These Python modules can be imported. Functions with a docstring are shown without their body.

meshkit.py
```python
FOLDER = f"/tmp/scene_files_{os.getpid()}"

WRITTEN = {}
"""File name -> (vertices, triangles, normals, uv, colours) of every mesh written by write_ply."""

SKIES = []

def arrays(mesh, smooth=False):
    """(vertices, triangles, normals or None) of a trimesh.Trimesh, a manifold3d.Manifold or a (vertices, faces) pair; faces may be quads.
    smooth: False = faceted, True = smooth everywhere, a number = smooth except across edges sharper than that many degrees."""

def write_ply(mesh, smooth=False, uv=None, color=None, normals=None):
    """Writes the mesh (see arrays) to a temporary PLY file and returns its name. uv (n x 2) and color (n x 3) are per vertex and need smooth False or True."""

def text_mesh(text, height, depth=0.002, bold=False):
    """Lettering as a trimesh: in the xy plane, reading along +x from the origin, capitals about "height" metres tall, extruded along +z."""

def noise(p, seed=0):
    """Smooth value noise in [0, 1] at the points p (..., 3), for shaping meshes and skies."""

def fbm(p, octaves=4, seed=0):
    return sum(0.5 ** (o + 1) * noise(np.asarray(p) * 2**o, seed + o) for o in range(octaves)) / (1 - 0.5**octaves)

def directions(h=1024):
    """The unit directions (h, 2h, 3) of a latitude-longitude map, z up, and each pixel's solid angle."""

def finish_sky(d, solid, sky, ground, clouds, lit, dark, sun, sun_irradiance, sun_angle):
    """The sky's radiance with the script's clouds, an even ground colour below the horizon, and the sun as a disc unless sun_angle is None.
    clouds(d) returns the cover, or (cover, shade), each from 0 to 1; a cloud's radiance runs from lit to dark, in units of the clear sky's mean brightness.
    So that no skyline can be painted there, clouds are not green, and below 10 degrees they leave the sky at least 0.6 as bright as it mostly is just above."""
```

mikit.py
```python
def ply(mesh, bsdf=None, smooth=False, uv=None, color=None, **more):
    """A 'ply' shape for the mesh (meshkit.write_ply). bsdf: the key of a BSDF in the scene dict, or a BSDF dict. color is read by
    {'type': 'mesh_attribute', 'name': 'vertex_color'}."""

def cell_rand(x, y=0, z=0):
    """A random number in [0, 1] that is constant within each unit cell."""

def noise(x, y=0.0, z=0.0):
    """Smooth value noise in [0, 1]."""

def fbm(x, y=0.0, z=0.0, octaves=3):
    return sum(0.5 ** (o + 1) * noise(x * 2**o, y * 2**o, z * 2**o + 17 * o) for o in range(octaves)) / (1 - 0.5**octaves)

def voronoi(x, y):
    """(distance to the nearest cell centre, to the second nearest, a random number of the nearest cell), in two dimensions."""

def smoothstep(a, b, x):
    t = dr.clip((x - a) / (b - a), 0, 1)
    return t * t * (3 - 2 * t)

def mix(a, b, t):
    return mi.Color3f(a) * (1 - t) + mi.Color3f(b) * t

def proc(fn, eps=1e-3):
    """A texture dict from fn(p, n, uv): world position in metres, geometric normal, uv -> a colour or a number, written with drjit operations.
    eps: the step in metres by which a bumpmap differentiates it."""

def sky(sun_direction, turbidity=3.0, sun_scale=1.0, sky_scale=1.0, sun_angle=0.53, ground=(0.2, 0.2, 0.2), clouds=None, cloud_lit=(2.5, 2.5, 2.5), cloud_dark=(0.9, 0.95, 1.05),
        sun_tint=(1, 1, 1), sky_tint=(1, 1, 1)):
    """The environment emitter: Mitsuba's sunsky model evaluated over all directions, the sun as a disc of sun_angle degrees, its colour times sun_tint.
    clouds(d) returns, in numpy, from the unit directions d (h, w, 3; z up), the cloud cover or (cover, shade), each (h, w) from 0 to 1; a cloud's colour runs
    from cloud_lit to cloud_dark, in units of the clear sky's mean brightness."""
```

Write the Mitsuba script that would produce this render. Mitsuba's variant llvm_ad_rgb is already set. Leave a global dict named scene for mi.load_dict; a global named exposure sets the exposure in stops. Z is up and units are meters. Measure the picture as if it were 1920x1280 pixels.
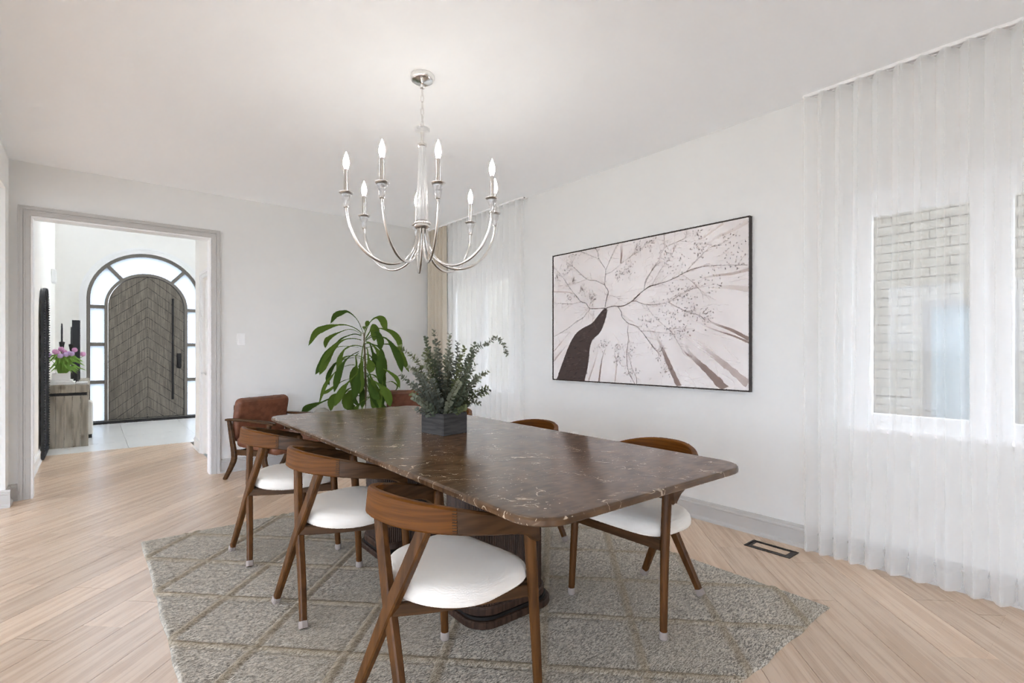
import math, random
import numpy as np
import trimesh
import drjit as dr
import mitsuba as mi
import mikit
import meshkit
from shapely.geometry import Polygon, Point, box as sbox
from shapely import affinity
from shapely.ops import unary_union
from mikit import noise, fbm, cell_rand, smoothstep, mix, voronoi

T = mi.ScalarTransform4f
scene, labels = {}, {}
rng = np.random.default_rng(7)

# ------------------------------------------------------------------ camera, sky, exposure
YAW = 0.691
EYE = (0.0, 0.0, 1.206)
scene['camera'] = {
    'type': 'perspective', 'fov': math.degrees(2 * math.atan(960 / 952)), 'fov_axis': 'x',
    'to_world': T().look_at(origin=list(EYE), target=[math.sin(YAW), math.cos(YAW), EYE[2]], up=[0, 0, 1]),
    'principal_point_offset_x': 0.0, 'principal_point_offset_y': -17.5 / 1280,
    'near_clip': 0.02, 'far_clip': 200.0,
}
exposure = 4.40


def overcast(d):
    return np.ones(d.shape[:2]), np.zeros(d.shape[:2])


scene['sky'] = mikit.sky((0.3, -0.5, 0.8), turbidity=4.0, sun_scale=0.0, sky_scale=1.0, ground=(0.35, 0.35, 0.34),
                         clouds=overcast, cloud_lit=(2.24, 2.5, 2.92), cloud_dark=(1.9, 1.95, 2.0))


# ------------------------------------------------------------------ materials
def lin(r, g, b):
    return [((c / 255) / 12.92 if c <= 10 else (((c / 255) + 0.055) / 1.055) ** 2.4) for c in (r, g, b)]


def rgb(*c):
    return {'type': 'rgb', 'value': [float(x) for x in (c if len(c) == 3 else c[0])]}


def principled(color, rough=0.5, spec=0.5, two=True, **more):
    d = {'type': 'principled', 'base_color': color if isinstance(color, dict) else rgb(color), 'roughness': float(rough), 'specular': float(spec), **more}
    return {'type': 'twosided', 'bsdf': d} if two else d


def bumped(bsdf, fn, scale, eps=1e-3):
    inner = bsdf['bsdf'] if bsdf['type'] == 'twosided' else bsdf
    return {'type': 'twosided', 'bsdf': {'type': 'bumpmap', 'arbitrary': mikit.proc(fn, eps), 'scale': float(scale), 'bsdf': inner}}


def mat(name, bsdf):
    scene['mat_' + name] = bsdf
    return 'mat_' + name


R2 = math.sqrt(0.5)


def oak(p, n, uv):
    s, t = (p.x + p.y) * R2, (p.x - p.y) * R2
    row = dr.floor(t / 0.19)
    board = dr.floor(s / 1.9 + cell_rand(row, 3) * 7)
    tone = cell_rand(row, board, 5)
    grain = fbm(s * 2.2 + tone * 31, t * 46, row, 3)
    fine = noise(s * 9, t * 260, row)
    c = mix(lin(210, 188, 167), lin(198, 173, 150), smoothstep(0.3, 0.75, grain))
    c = mix(c, lin(168, 138, 112), smoothstep(0.62, 0.9, fine) * 0.25)
    return c * (0.88 + 0.22 * tone)


def walnut_upright(p, n, uv):
    g = fbm(p.x * 60, p.y * 60, p.z * 5, 3)
    f = noise(p.x * 330, p.y * 330, p.z * 14)
    c = mix(lin(92, 58, 25), lin(68, 42, 18), smoothstep(0.3, 0.75, g))
    return mix(c, lin(52, 32, 22), smoothstep(0.6, 0.95, f) * 0.4)


def walnut_along(p, n, uv):
    g = fbm(p.x * 5, p.y * 5, p.z * 130, 3)
    f = noise(p.x * 18, p.y * 18, p.z * 420)
    c = mix(lin(104, 61, 14), lin(84, 47, 10), smoothstep(0.3, 0.75, g))
    return mix(c, lin(66, 40, 24), smoothstep(0.6, 0.95, f) * 0.4)


def walnut_dark(p, n, uv):
    g = fbm(p.x * 9, p.y * 9, p.z * 60, 3)
    c = mix(lin(78, 52, 28), lin(58, 38, 20), smoothstep(0.3, 0.75, g))
    return c


def marble(p, n, uv):
    x, y, z = p.x, p.y, p.z
    w = fbm(x * 2.5, y * 2.5, z * 3, 3)
    streak = noise(x * 26 + w * 9, y * 90 + w * 6, z * 30)
    base = mix(lin(66, 47, 31), lin(98, 74, 52), smoothstep(0.25, 0.75, fbm(x * 16 + w * 4, y * 9, z * 14, 3) * 0.6 + streak * 0.4))
    a, b = x * 0.771 - y * 0.637, x * 0.637 + y * 0.771
    q1 = dr.abs(noise(a * 2.6 + w * 1.2, b * 6.0 + w * 2.0, z * 4 + 4) * 0.72 + fbm(a * 9, b * 16, 5, 3) * 0.28 - 0.5)
    q2 = dr.abs(noise(a * 5.5 + 9, b * 13 + w * 3, z * 6 + 1) * 0.7 + fbm(a * 19, b * 36, 8, 3) * 0.3 - 0.5)
    v1 = (1 - smoothstep(0.0, 0.0075, q1)) * smoothstep(0.55, 0.70, noise(x * 7, y * 9 + 3, z))
    v2 = (1 - smoothstep(0.0, 0.012, q2)) * smoothstep(0.56, 0.72, noise(x * 10 + 5, y * 14, z))
    fleck = smoothstep(0.80, 0.90, noise(x * 90, y * 190, z * 60)) * smoothstep(0.42, 0.65, noise(x * 7, y * 9 + 11, z))
    m = dr.clip(0.8 * v1 + 0.6 * v2 + 0.7 * fleck, 0, 0.85)
    return mix(base, lin(212, 194, 172), m)


RUG_PX, RUG_PY, RUG_CX, RUG_CY = 0.54, 0.55, 0.5, 2.784


def jute(p, n, uv):
    u, v = (p.x - RUG_CX) / RUG_PX, (p.y - RUG_CY) / RUG_PY
    a, b = u + v, u - v
    da, db = dr.abs(a - dr.round(a)), dr.abs(b - dr.round(b))
    d = dr.minimum(da, db)
    fib = noise(p.x * 110, p.y * 420, 1) * 0.55 + noise(p.x * 330, p.y * 620, 2) * 0.45
    big = fbm(p.x * 2.2, p.y * 2.6, 4, 3)
    c = mix(lin(104, 99, 91), lin(216, 209, 197), smoothstep(0.2, 0.8, fib))
    c = mix(c, lin(168, 159, 143), smoothstep(0.35, 0.75, big) * 0.35)
    return mix(c, mix(lin(108, 94, 74), lin(182, 165, 136), fib), (1 - smoothstep(0.02, 0.075, d)) * 0.55)


def jute_bump(p, n, uv):
    return noise(p.x * 110, p.y * 330, 7) + 0.6 * noise(p.x * 300, p.y * 500, 9)


def boucle_bump(p, n, uv):
    return noise(p.x * 330, p.y * 330, p.z * 330) + 0.5 * noise(p.x * 700, p.y * 700, p.z * 700 + 3)


def leather(p, n, uv):
    g = fbm(p.x * 24, p.y * 24, p.z * 24, 4)
    return mix(lin(106, 66, 47), lin(122, 78, 57), smoothstep(0.3, 0.72, g))


def door_wood(p, n, uv):
    g = fbm(p.x * 110, p.y * 30, p.z * 3.5, 3)
    f = noise(p.x * 320, p.y * 50, p.z * 9)
    c = mix(lin(132, 125, 114), lin(104, 97, 88), smoothstep(0.3, 0.75, g))
    return mix(c, lin(76, 70, 63), smoothstep(0.6, 0.95, f) * 0.5)


def weathered(p, n, uv):
    g = fbm(p.x * 30, p.y * 30, p.z * 3.0, 4)
    k = smoothstep(0.70, 0.82, noise(p.x * 11, p.y * 4 + 2, p.z * 8))
    c = mix(lin(178, 171, 158), lin(138, 131, 118), smoothstep(0.3, 0.75, g))
    return mix(c, lin(92, 78, 62), k * 0.6)


def slate_wood(p, n, uv):
    g = fbm(p.x * 12, p.y * 12, p.z * 90, 3)
    return mix(lin(54, 52, 51), lin(70, 68, 66), smoothstep(0.3, 0.7, g))


def fluted_wood(p, n, uv):
    g = fbm(p.x * 120, p.y * 120, p.z * 4, 3)
    return mix(lin(66, 47, 36), lin(46, 32, 25), smoothstep(0.3, 0.75, g))


def brick_far(p, n, uv):
    row = dr.floor(p.z / 0.09)
    yy = p.y / 0.30 + 0.5 * (row - 2 * dr.floor(row / 2))
    fy, fz = yy - dr.floor(yy), p.z / 0.09 - row
    joint = dr.maximum(1 - smoothstep(0.0, 0.04, dr.minimum(fy, 1 - fy)), 1 - smoothstep(0.03, 0.12, dr.minimum(fz, 1 - fz)))
    c = mix(lin(154, 147, 134), lin(180, 174, 162), cell_rand(row, dr.floor(yy), 2))
    return mix(c, lin(112, 106, 98), joint * 0.8)


def stone_brick(p, n, uv):
    c = mix(lin(142, 135, 121), lin(168, 161, 148), fbm(p.x * 9, p.y * 7, p.z * 34, 3))
    return mix(c, lin(128, 120, 108), smoothstep(0.55, 0.8, noise(p.x, p.y * 4, p.z * 11)) * 0.5)


WALL = mat('wall', principled(lin(229, 229, 227), 0.75, 0.2))
WALLHALL = mat('wall_hall', principled(lin(244, 242, 238), 0.75, 0.2))
CEIL = mat('ceiling', principled(lin(243, 246, 248), 0.8, 0.15))
TRIM = mat('trim', principled(lin(192, 190, 187), 0.42, 0.4))
WHITE = mat('white', principled(lin(242, 242, 242), 0.4, 0.45))
OAK = mat('oak', principled(mikit.proc(oak), 0.29, 0.45))
GAP = mat('gap', principled(lin(96, 72, 54), 0.7, 0.2))
TILE = mat('tile', principled(lin(214, 213, 210), 0.28, 0.5))
GROUT = mat('grout', principled(lin(168, 166, 162), 0.8, 0.2))
WAL_UP = mat('walnut_upright', principled(mikit.proc(walnut_upright), 0.4, 0.25))
WAL_AL = mat('walnut_along', principled(mikit.proc(walnut_along), 0.42, 0.18))
WAL_DK = mat('walnut_dark', principled(mikit.proc(walnut_dark), 0.4, 0.25))
MARBLE = mat('marble', principled(mikit.proc(marble), 0.17, 0.45))
FLUTED = mat('fluted', principled(mikit.proc(fluted_wood), 0.42, 0.4))
BLACK = mat('black', principled(lin(30, 28, 27), 0.45, 0.4))
FRAME = mat('frame_brown', principled(lin(44, 36, 31), 0.42, 0.45))
JUTE = mat('jute', bumped(principled(mikit.proc(jute), 0.95, 0.1), jute_bump, 0.004, 1.2e-3))
BOUCLE = mat('boucle', bumped(principled(lin(242, 237, 228), 0.95, 0.15), boucle_bump, 0.004, 5e-4))
CAPS = mat('felt_cap', principled(lin(154, 144, 138), 0.8, 0.2))
LEATHER = mat('leather', principled(mikit.proc(leather), 0.42, 0.45))
DOORWOOD = mat('door_wood', principled(mikit.proc(door_wood), 0.5, 0.35))
DOORFRAME = mat('door_frame', principled(lin(122, 117, 110), 0.5, 0.35))
WEATHER = mat('weathered', principled(mikit.proc(weathered), 0.7, 0.25))
SLATE = mat('slate_wood', principled(mikit.proc(slate_wood), 0.7, 0.25))
SOIL = mat('soil', principled(lin(44, 38, 32), 0.95, 0.1))
CHROME = mat('chrome', {'type': 'twosided', 'bsdf': {'type': 'principled', 'base_color': rgb(0.80, 0.79, 0.77), 'metallic': 1.0, 'roughness': 0.06, 'specular': 0.5}})
CRYSTAL = mat('crystal', {'type': 'principled', 'base_color': rgb(0.97, 0.97, 0.97), 'roughness': 0.06, 'spec_trans': 0.78, 'eta': 1.5})
PANE = mat('pane', {'type': 'thindielectric', 'int_ior': 1.5, 'ext_ior': 1.0})
FROST = mat('frosted', {'type': 'principledthin', 'base_color': rgb(0.74, 0.77, 0.81), 'roughness': 0.4, 'diff_trans': 1.5, 'spec_trans': 0.0})
SHEER = mat('sheer', {'type': 'mask', 'opacity': 0.42, 'bsdf': {'type': 'principledthin', 'base_color': rgb(0.96, 0.96, 0.955), 'roughness': 0.9, 'diff_trans': 0.8, 'spec_trans': 0.0}})
HEM = mat('sheer_hem', {'type': 'mask', 'opacity': 0.7, 'bsdf': {'type': 'principledthin', 'base_color': rgb(0.93, 0.93, 0.92), 'roughness': 0.9, 'diff_trans': 1.0, 'spec_trans': 0.0}})
DRAPE = mat('drape', principled(lin(206, 196, 180), 0.9, 0.15))
LEAF_A = mat('corn_leaf', {'type': 'principledthin', 'base_color': rgb(lin(80, 100, 42)), 'roughness': 0.26, 'diff_trans': 0.35, 'spec_trans': 0.0})
LEAF_B = mat('corn_leaf_dark', {'type': 'principledthin', 'base_color': rgb(lin(60, 80, 35)), 'roughness': 0.26, 'diff_trans': 0.3, 'spec_trans': 0.0})
EUC = [mat('eucalyptus_%d' % i, {'type': 'principledthin', 'base_color': rgb(lin(*c)), 'roughness': 0.6, 'diff_trans': 0.35, 'spec_trans': 0.0})
       for i, c in enumerate([(118, 122, 106), (98, 106, 88), (138, 142, 122), (110, 117, 82), (104, 108, 98)])]
STEM = mat('stem', principled(lin(84, 76, 52), 0.7, 0.2))
TULIPLEAF = mat('tulip_leaf', {'type': 'principledthin', 'base_color': rgb(lin(140, 178, 92)), 'roughness': 0.5, 'diff_trans': 0.5, 'spec_trans': 0.0})
PINK = mat('tulip_pink', principled(lin(216, 160, 200), 0.6, 0.3))
LILAC = mat('tulip_lilac', principled(lin(206, 180, 222), 0.6, 0.3))
STONEWARE = mat('stoneware', principled(lin(150, 146, 136), 0.6, 0.3))
MIRROR = mat('mirror', {'type': 'twosided', 'bsdf': {'type': 'principled', 'base_color': rgb(0.9, 0.9, 0.9), 'metallic': 1.0, 'roughness': 0.03, 'specular': 0.5}})
GRAPHITE = mat('graphite', principled(lin(38, 40, 44), 0.4, 0.5))
BRICKFAR = mat('brick_far', principled(mikit.proc(brick_far), 0.9, 0.1))
BRICK = mat('stone_brick', principled(mikit.proc(stone_brick), 0.9, 0.1))
MORTAR = mat('mortar', principled(lin(128, 122, 112), 0.95, 0.1))
BLUEGLASS = mat('blue_pane', principled(lin(140, 156, 162), 0.12, 0.6))
GROUND = mat('ground', principled(lin(150, 148, 142), 0.95, 0.1))
PAPER = mat('paper', principled(lin(236, 234, 230), 0.6, 0.3))
PRINT = mat('art_print', {'type': 'twosided', 'bsdf': {'type': 'principled', 'base_color': {'type': 'mesh_attribute', 'name': 'vertex_color'}, 'roughness': 0.65, 'specular': 0.25}})


# ------------------------------------------------------------------ mesh helpers
def M(v, f):
    return trimesh.Trimesh(np.asarray(v, float), np.asarray(f, int), process=False)


def cat(*ms):
    ms = [m for m in (ms[0] if len(ms) == 1 and isinstance(ms[0], (list, tuple)) else ms)]
    return trimesh.util.concatenate(ms)


def box(x0, x1, y0, y1, z0, z1, bevel=0.0):
    if bevel <= 0:
        m = trimesh.creation.box((x1 - x0, y1 - y0, z1 - z0))
        m.apply_translation(((x0 + x1) / 2, (y0 + y1) / 2, (z0 + z1) / 2))
        return m
    b = bevel
    P = []
    for sx in (0, 1):
        for sy in (0, 1):
            for sz in (0, 1):
                c = np.array([(x0, x1)[sx], (y0, y1)[sy], (z0, z1)[sz]], float)
                i = np.array([(1, -1)[sx], (1, -1)[sy], (1, -1)[sz]], float) * b
                for k in range(3):
                    q = c + i
                    q[k] = c[k]
                    P.append(q)
    return trimesh.convex.convex_hull(np.array(P))


def prism(poly, lo, hi, axis='z'):
    """A shapely polygon extruded. axis z: (a,b)->(x,y); y: (a,b)->(x,z), extruded along y; x: (a,b)->(y,z), extruded along x."""
    out = []
    for g in getattr(poly, 'geoms', [poly]):
        if g.is_empty or g.area < 1e-9:
            continue
        m = trimesh.creation.extrude_polygon(g, hi - lo, engine='earcut')
        v = np.array(m.vertices)
        a, b, c = v[:, 0], v[:, 1], v[:, 2] + lo
        if axis == 'z':
            m = M(np.stack([a, b, c], 1), m.faces)
        elif axis == 'y':
            m = M(np.stack([a, c, b], 1), m.faces[:, ::-1])
        else:
            m = M(np.stack([c, a, b], 1), m.faces)
        out.append(m)
    return cat(out)


def loft(rings, close=True, capped=True):
    """rings: list of (n,3) point loops, skinned in turn."""
    R = np.array(rings, float)
    k, n = R.shape[:2]
    v = R.reshape(-1, 3)
    i, j = np.meshgrid(np.arange(k - 1), np.arange(n if close else n - 1), indexing='ij')
    a, b = i * n + j, i * n + (j + 1) % n
    q = np.stack([a, b, b + n, a + n], -1).reshape(-1, 4)
    f = [q[:, [0, 1, 2]], q[:, [0, 2, 3]]]
    if capped and close:
        c0, c1 = len(v), len(v) + 1
        v = np.vstack([v, R[0].mean(0), R[-1].mean(0)])
        jj = np.arange(n)
        f.append(np.stack([np.full(n, c0), (jj + 1) % n, jj], 1))
        f.append(np.stack([np.full(n, c1), (k - 1) * n + jj, (k - 1) * n + (jj + 1) % n], 1))
    return M(v, np.vstack(f))


def lathe(profile, n=32, center=(0, 0), ribs=0, depth=0.0):
    a = np.arange(n) * 2 * np.pi / n
    rings = []
    for r, z in profile:
        rr = r * (1 - depth * (0.5 + 0.5 * np.cos(ribs * a))) if ribs else r + 0 * a
        rings.append(np.stack([center[0] + rr * np.cos(a), center[1] + rr * np.sin(a), z + 0 * a], 1))
    return loft(rings)


def smooth_path(pts, n):
    P = np.array(pts, float)
    if len(P) < 3:
        return np.array([P[0] + (P[-1] - P[0]) * t for t in np.linspace(0, 1, n)])
    Q = np.vstack([2 * P[0] - P[1], P, 2 * P[-1] - P[-2]])
    out = []
    for t in np.linspace(0, len(P) - 1 - 1e-9, n):
        i = int(t)
        u = t - i
        p0, p1, p2, p3 = Q[i:i + 4]
        out.append(0.5 * (2 * p1 + (p2 - p0) * u + (2 * p0 - 5 * p1 + 4 * p2 - p3) * u * u + (3 * p1 - p0 - 3 * p2 + p3) * u ** 3))
    return np.array(out)


def frames(P, up=(0, 0, 1)):
    t = np.gradient(P, axis=0)
    t /= np.linalg.norm(t, axis=1, keepdims=True) + 1e-12
    a = np.cross(np.asarray(up, float), t)
    bad = np.linalg.norm(a, axis=1) < 1e-3
    a[bad] = np.cross([1.0, 0.2, 0], t[bad])
    a /= np.linalg.norm(a, axis=1, keepdims=True)
    return t, a, np.cross(t, a)


def tube(pts, radii, n=10, up=(0, 0, 1)):
    P = np.asarray(pts, float)
    r = np.broadcast_to(radii, (len(P),))
    _, a, b = frames(P, up)
    ang = np.arange(n) * 2 * np.pi / n
    rings = P[:, None] + r[:, None, None] * (np.cos(ang)[None, :, None] * a[:, None] + np.sin(ang)[None, :, None] * b[:, None])
    return loft(list(rings))


def bar(pts, widths, depths, up=(0, 0, 1), bevel=0.003):
    """A bar of rectangular section with eased edges along a path; width along the frame's first axis, depth along its second."""
    P = np.asarray(pts, float)
    w, d = np.broadcast_to(widths, (len(P),)) / 2, np.broadcast_to(depths, (len(P),)) / 2
    _, a, b = frames(P, up)
    rings = []
    for i in range(len(P)):
        e = min(bevel, w[i] * 0.9, d[i] * 0.9)
        loop = [(w[i], -d[i] + e), (w[i], d[i] - e), (w[i] - e, d[i]), (-w[i] + e, d[i]), (-w[i], d[i] - e), (-w[i], -d[i] + e), (-w[i] + e, -d[i]), (w[i] - e, -d[i])]
        rings.append([P[i] + x * a[i] + y * b[i] for x, y in loop])
    return loft(rings)


def rounded_ring(hx, hy, r, n=10, inset=0.0):
    hx, hy, r = hx - inset, hy - inset, max(r - inset, 0.002)
    pts = []
    for k, (sx, sy) in enumerate(((1, 1), (-1, 1), (-1, -1), (1, -1))):
        for t in np.linspace(0, np.pi / 2, n):
            a = k * np.pi / 2 + t
            pts.append((sx * (hx - r) + r * np.cos(a), sy * (hy - r) + r * np.sin(a)))
    return np.array(pts)


def soft_box(hx, hy, r, profile, n=10, cx=0.0, cy=0.0):
    """profile: list of (inset, z): a rounded-rectangle solid of stacked, inset outlines."""
    rings = []
    for ins, z in profile:
        q = rounded_ring(hx, hy, r, n, ins)
        rings.append(np.column_stack([q[:, 0] + cx, q[:, 1] + cy, np.full(len(q), z)]))
    return loft(rings)


def xf(m, mat4):
    m = m.copy()
    m.apply_transform(mat4)
    return m


def rotz(a, loc=(0, 0, 0)):
    c, s = math.cos(a), math.sin(a)
    return np.array([[c, -s, 0, loc[0]], [s, c, 0, loc[1]], [0, 0, 1, loc[2]], [0, 0, 0, 1.0]])


def roty(a):
    c, s = math.cos(a), math.sin(a)
    return np.array([[c, 0, s, 0], [0, 1, 0, 0], [-s, 0, c, 0], [0, 0, 0, 1.0]])


# ------------------------------------------------------------------ naming helpers


COUNT = {}


def number(name):
    """The next free key for a kind of thing or part."""
    i = COUNT.get(name, 0)
    COUNT[name] = i + 1
    return name if i == 0 else '%s_%03d' % (name, i)


def thing(name, label, category, group=None):
    key = number(name)
    labels[key] = {'label': label, 'category': category}
    if group:
        labels[key]['group'] = group
    return key


def put(key, shape, to_world=None):
    scene[key] = shape if to_world is None else {**shape, 'to_world': to_world}
    return key


def part(parent, name, mesh, m, smooth=False, label=None, kind=None, **more):
    key = number(parent + '__' + name)
    scene[key] = mesh if isinstance(mesh, dict) else mikit.ply(mesh, m, smooth, **more)
    if label or kind:
        labels[key] = {}
        if label:
            labels[key]['label'] = label
        if kind:
            labels[key]['kind'] = kind
    return key


def solo(name, label, category, mesh, m, smooth=False, group=None, kind=None, **more):
    key = thing(name, label, category, group)
    if kind:
        labels[key]['kind'] = kind
    scene[key] = mikit.ply(mesh, m, smooth, **more)
    return key


def struct(name, label, category, mesh=None, m=None, smooth=False, **more):
    labels[name] = {'label': label, 'category': category, 'kind': 'structure'}
    if mesh is not None:
        scene[name] = mikit.ply(mesh, m, smooth, **more)
    return name


# ------------------------------------------------------------------ the setting
XW, YB, H = 3.37, 5.70, 2.74
WT = 0.14                                    # outer wall thickness

# floor: a dark sub-floor plate, with every visible oak board as a part
floor_poly = unary_union([sbox(-5.0, -2.5, XW, YB + 0.12), sbox(-0.45, YB, 1.0, 7.9)])
struct('floor', 'light oak plank floor laid diagonally through the dining room', 'floor', prism(floor_poly, -0.14, -0.011), GAP)
seen = unary_union([sbox(-0.515, 0.35, XW, YB), sbox(-0.385, YB, 0.895, YB + 0.12), sbox(-0.45, YB + 0.12, 1.0, 7.9)])
for row in range(-44, 18):
    t0 = row * 0.19
    shift = float(rng.uniform(0, 1.9))
    for k in range(-3, 7):
        s0 = k * 1.9 + shift
        quad = Polygon([((s + t) * R2, (s - t) * R2) for s, t in ((s0, t0), (s0 + 1.9, t0), (s0 + 1.9, t0 + 0.19), (s0, t0 + 0.19))])
        cut = quad.buffer(-0.0010, join_style=2).intersection(seen)
        for g in getattr(cut, 'geoms', [cut]):
            if g.geom_type == 'Polygon' and g.area > 2e-4:
                part('floor', 'plank', prism(g, -0.011, 0.0), OAK)
rest = floor_poly.difference(seen.buffer(1e-4))
part('floor', 'far_boards', prism(rest, -0.011, -0.0005), OAK)

# foyer tiles
struct('floor_001', 'pale grey tile floor of the foyer beyond the doorway', 'tile floor', box(-0.45, 3.0, 7.9, 10.75, -0.14, -0.010), GROUT)
for i in range(5):
    for j in range(5):
        g = sbox(-0.45 + i * 0.8, 7.9 + j * 0.6, 0.35 + i * 0.8, 8.5 + j * 0.6).buffer(-0.0015).intersection(sbox(-0.45, 7.9, 3.0, 10.75))
        if g.area > 0.01:
            part('floor_001', 'tile', prism(g, -0.010, 0.0), TILE)

struct('ceiling', 'smooth white dining room ceiling', 'ceiling', box(-5.0, XW + WT, -2.5, YB + 0.12, H, H + 0.15), CEIL)
struct('ceiling_001', 'white hallway ceiling behind the doorway', 'ceiling', box(-0.45, 1.0, YB + 0.12, 7.45, H, H + 0.15), CEIL)
struct('ceiling_002', 'white foyer ceiling above the front door', 'ceiling', box(-0.6, 3.15, 7.45, 11.0, 4.6, 4.75), CEIL)

# right wall with two recessed windows; (y, z) outline extruded along x
win = [(-0.20, 1.05), (4.03, 5.39)]
hole = unary_union([sbox(a, 0.775, b, 2.12) for a, b in win])
struct('wall_right', 'white wall with the picture and two curtained windows', 'wall', prism(sbox(-2.5, -0.14, YB + 0.12, H).difference(hole), XW, XW + WT, 'x'), WALL)

struct('wall_right_003', 'upper storey outer wall above the picture wall', 'wall', box(XW, XW + WT, -2.5, YB + 0.12, H + 0.15, 6.2), WALL)

# back wall with the cased opening; (x, z) outline extruded along y
OPX0, OPX1, OPZ = -0.385, 0.895, 2.307
struct('wall_back', 'white wall with the wide cased opening into the hallway', 'wall', prism(sbox(-0.65, 0, XW, H).difference(sbox(OPX0, -0.1, OPX1, OPZ)), YB, YB + 0.12, 'y'), WALL)
# left wall: short return beside the doorway, and a header over the broad opening to the living room
struct('wall_left', 'white wall return and header left of the doorway', 'wall', prism(unary_union([sbox(5.5, 0, YB, H), sbox(-1.5, 2.457, 5.5, H), sbox(-2.5, 0, -1.5, H)]), -0.65, -0.515, 'x'), WALL)
# room behind the photograph: glazed garden wall and the living room beside it
rear = [(-0.3, 0.6, 0.06, 2.42), (-4.7, -0.9, 0.06, 2.42)]
struct('wall_front', 'white wall with broad glazed openings facing the garden', 'wall', prism(sbox(-5.0, -0.14, XW, H).difference(unary_union([sbox(a, c, b, d) for a, b, c, d in rear])), -2.64, -2.5, 'y'), WALL)
side = [(-2.2, 0.4, 0.06, 2.5), (0.6, 3.0, 0.06, 2.5), (3.2, 5.5, 0.06, 2.5)]
struct('wall_left_001', 'white living room wall with tall windows', 'wall', prism(sbox(-2.64, -0.14, YB + 0.12, H).difference(unary_union([sbox(a, c, b, d) for a, b, c, d in side])), -5.14, -5.0, 'x'), WALL)
struct('wall_back_001', 'white living room end wall', 'wall', box(-5.0, -0.65, YB, YB + 0.12, 0, H), WALL)

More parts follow.
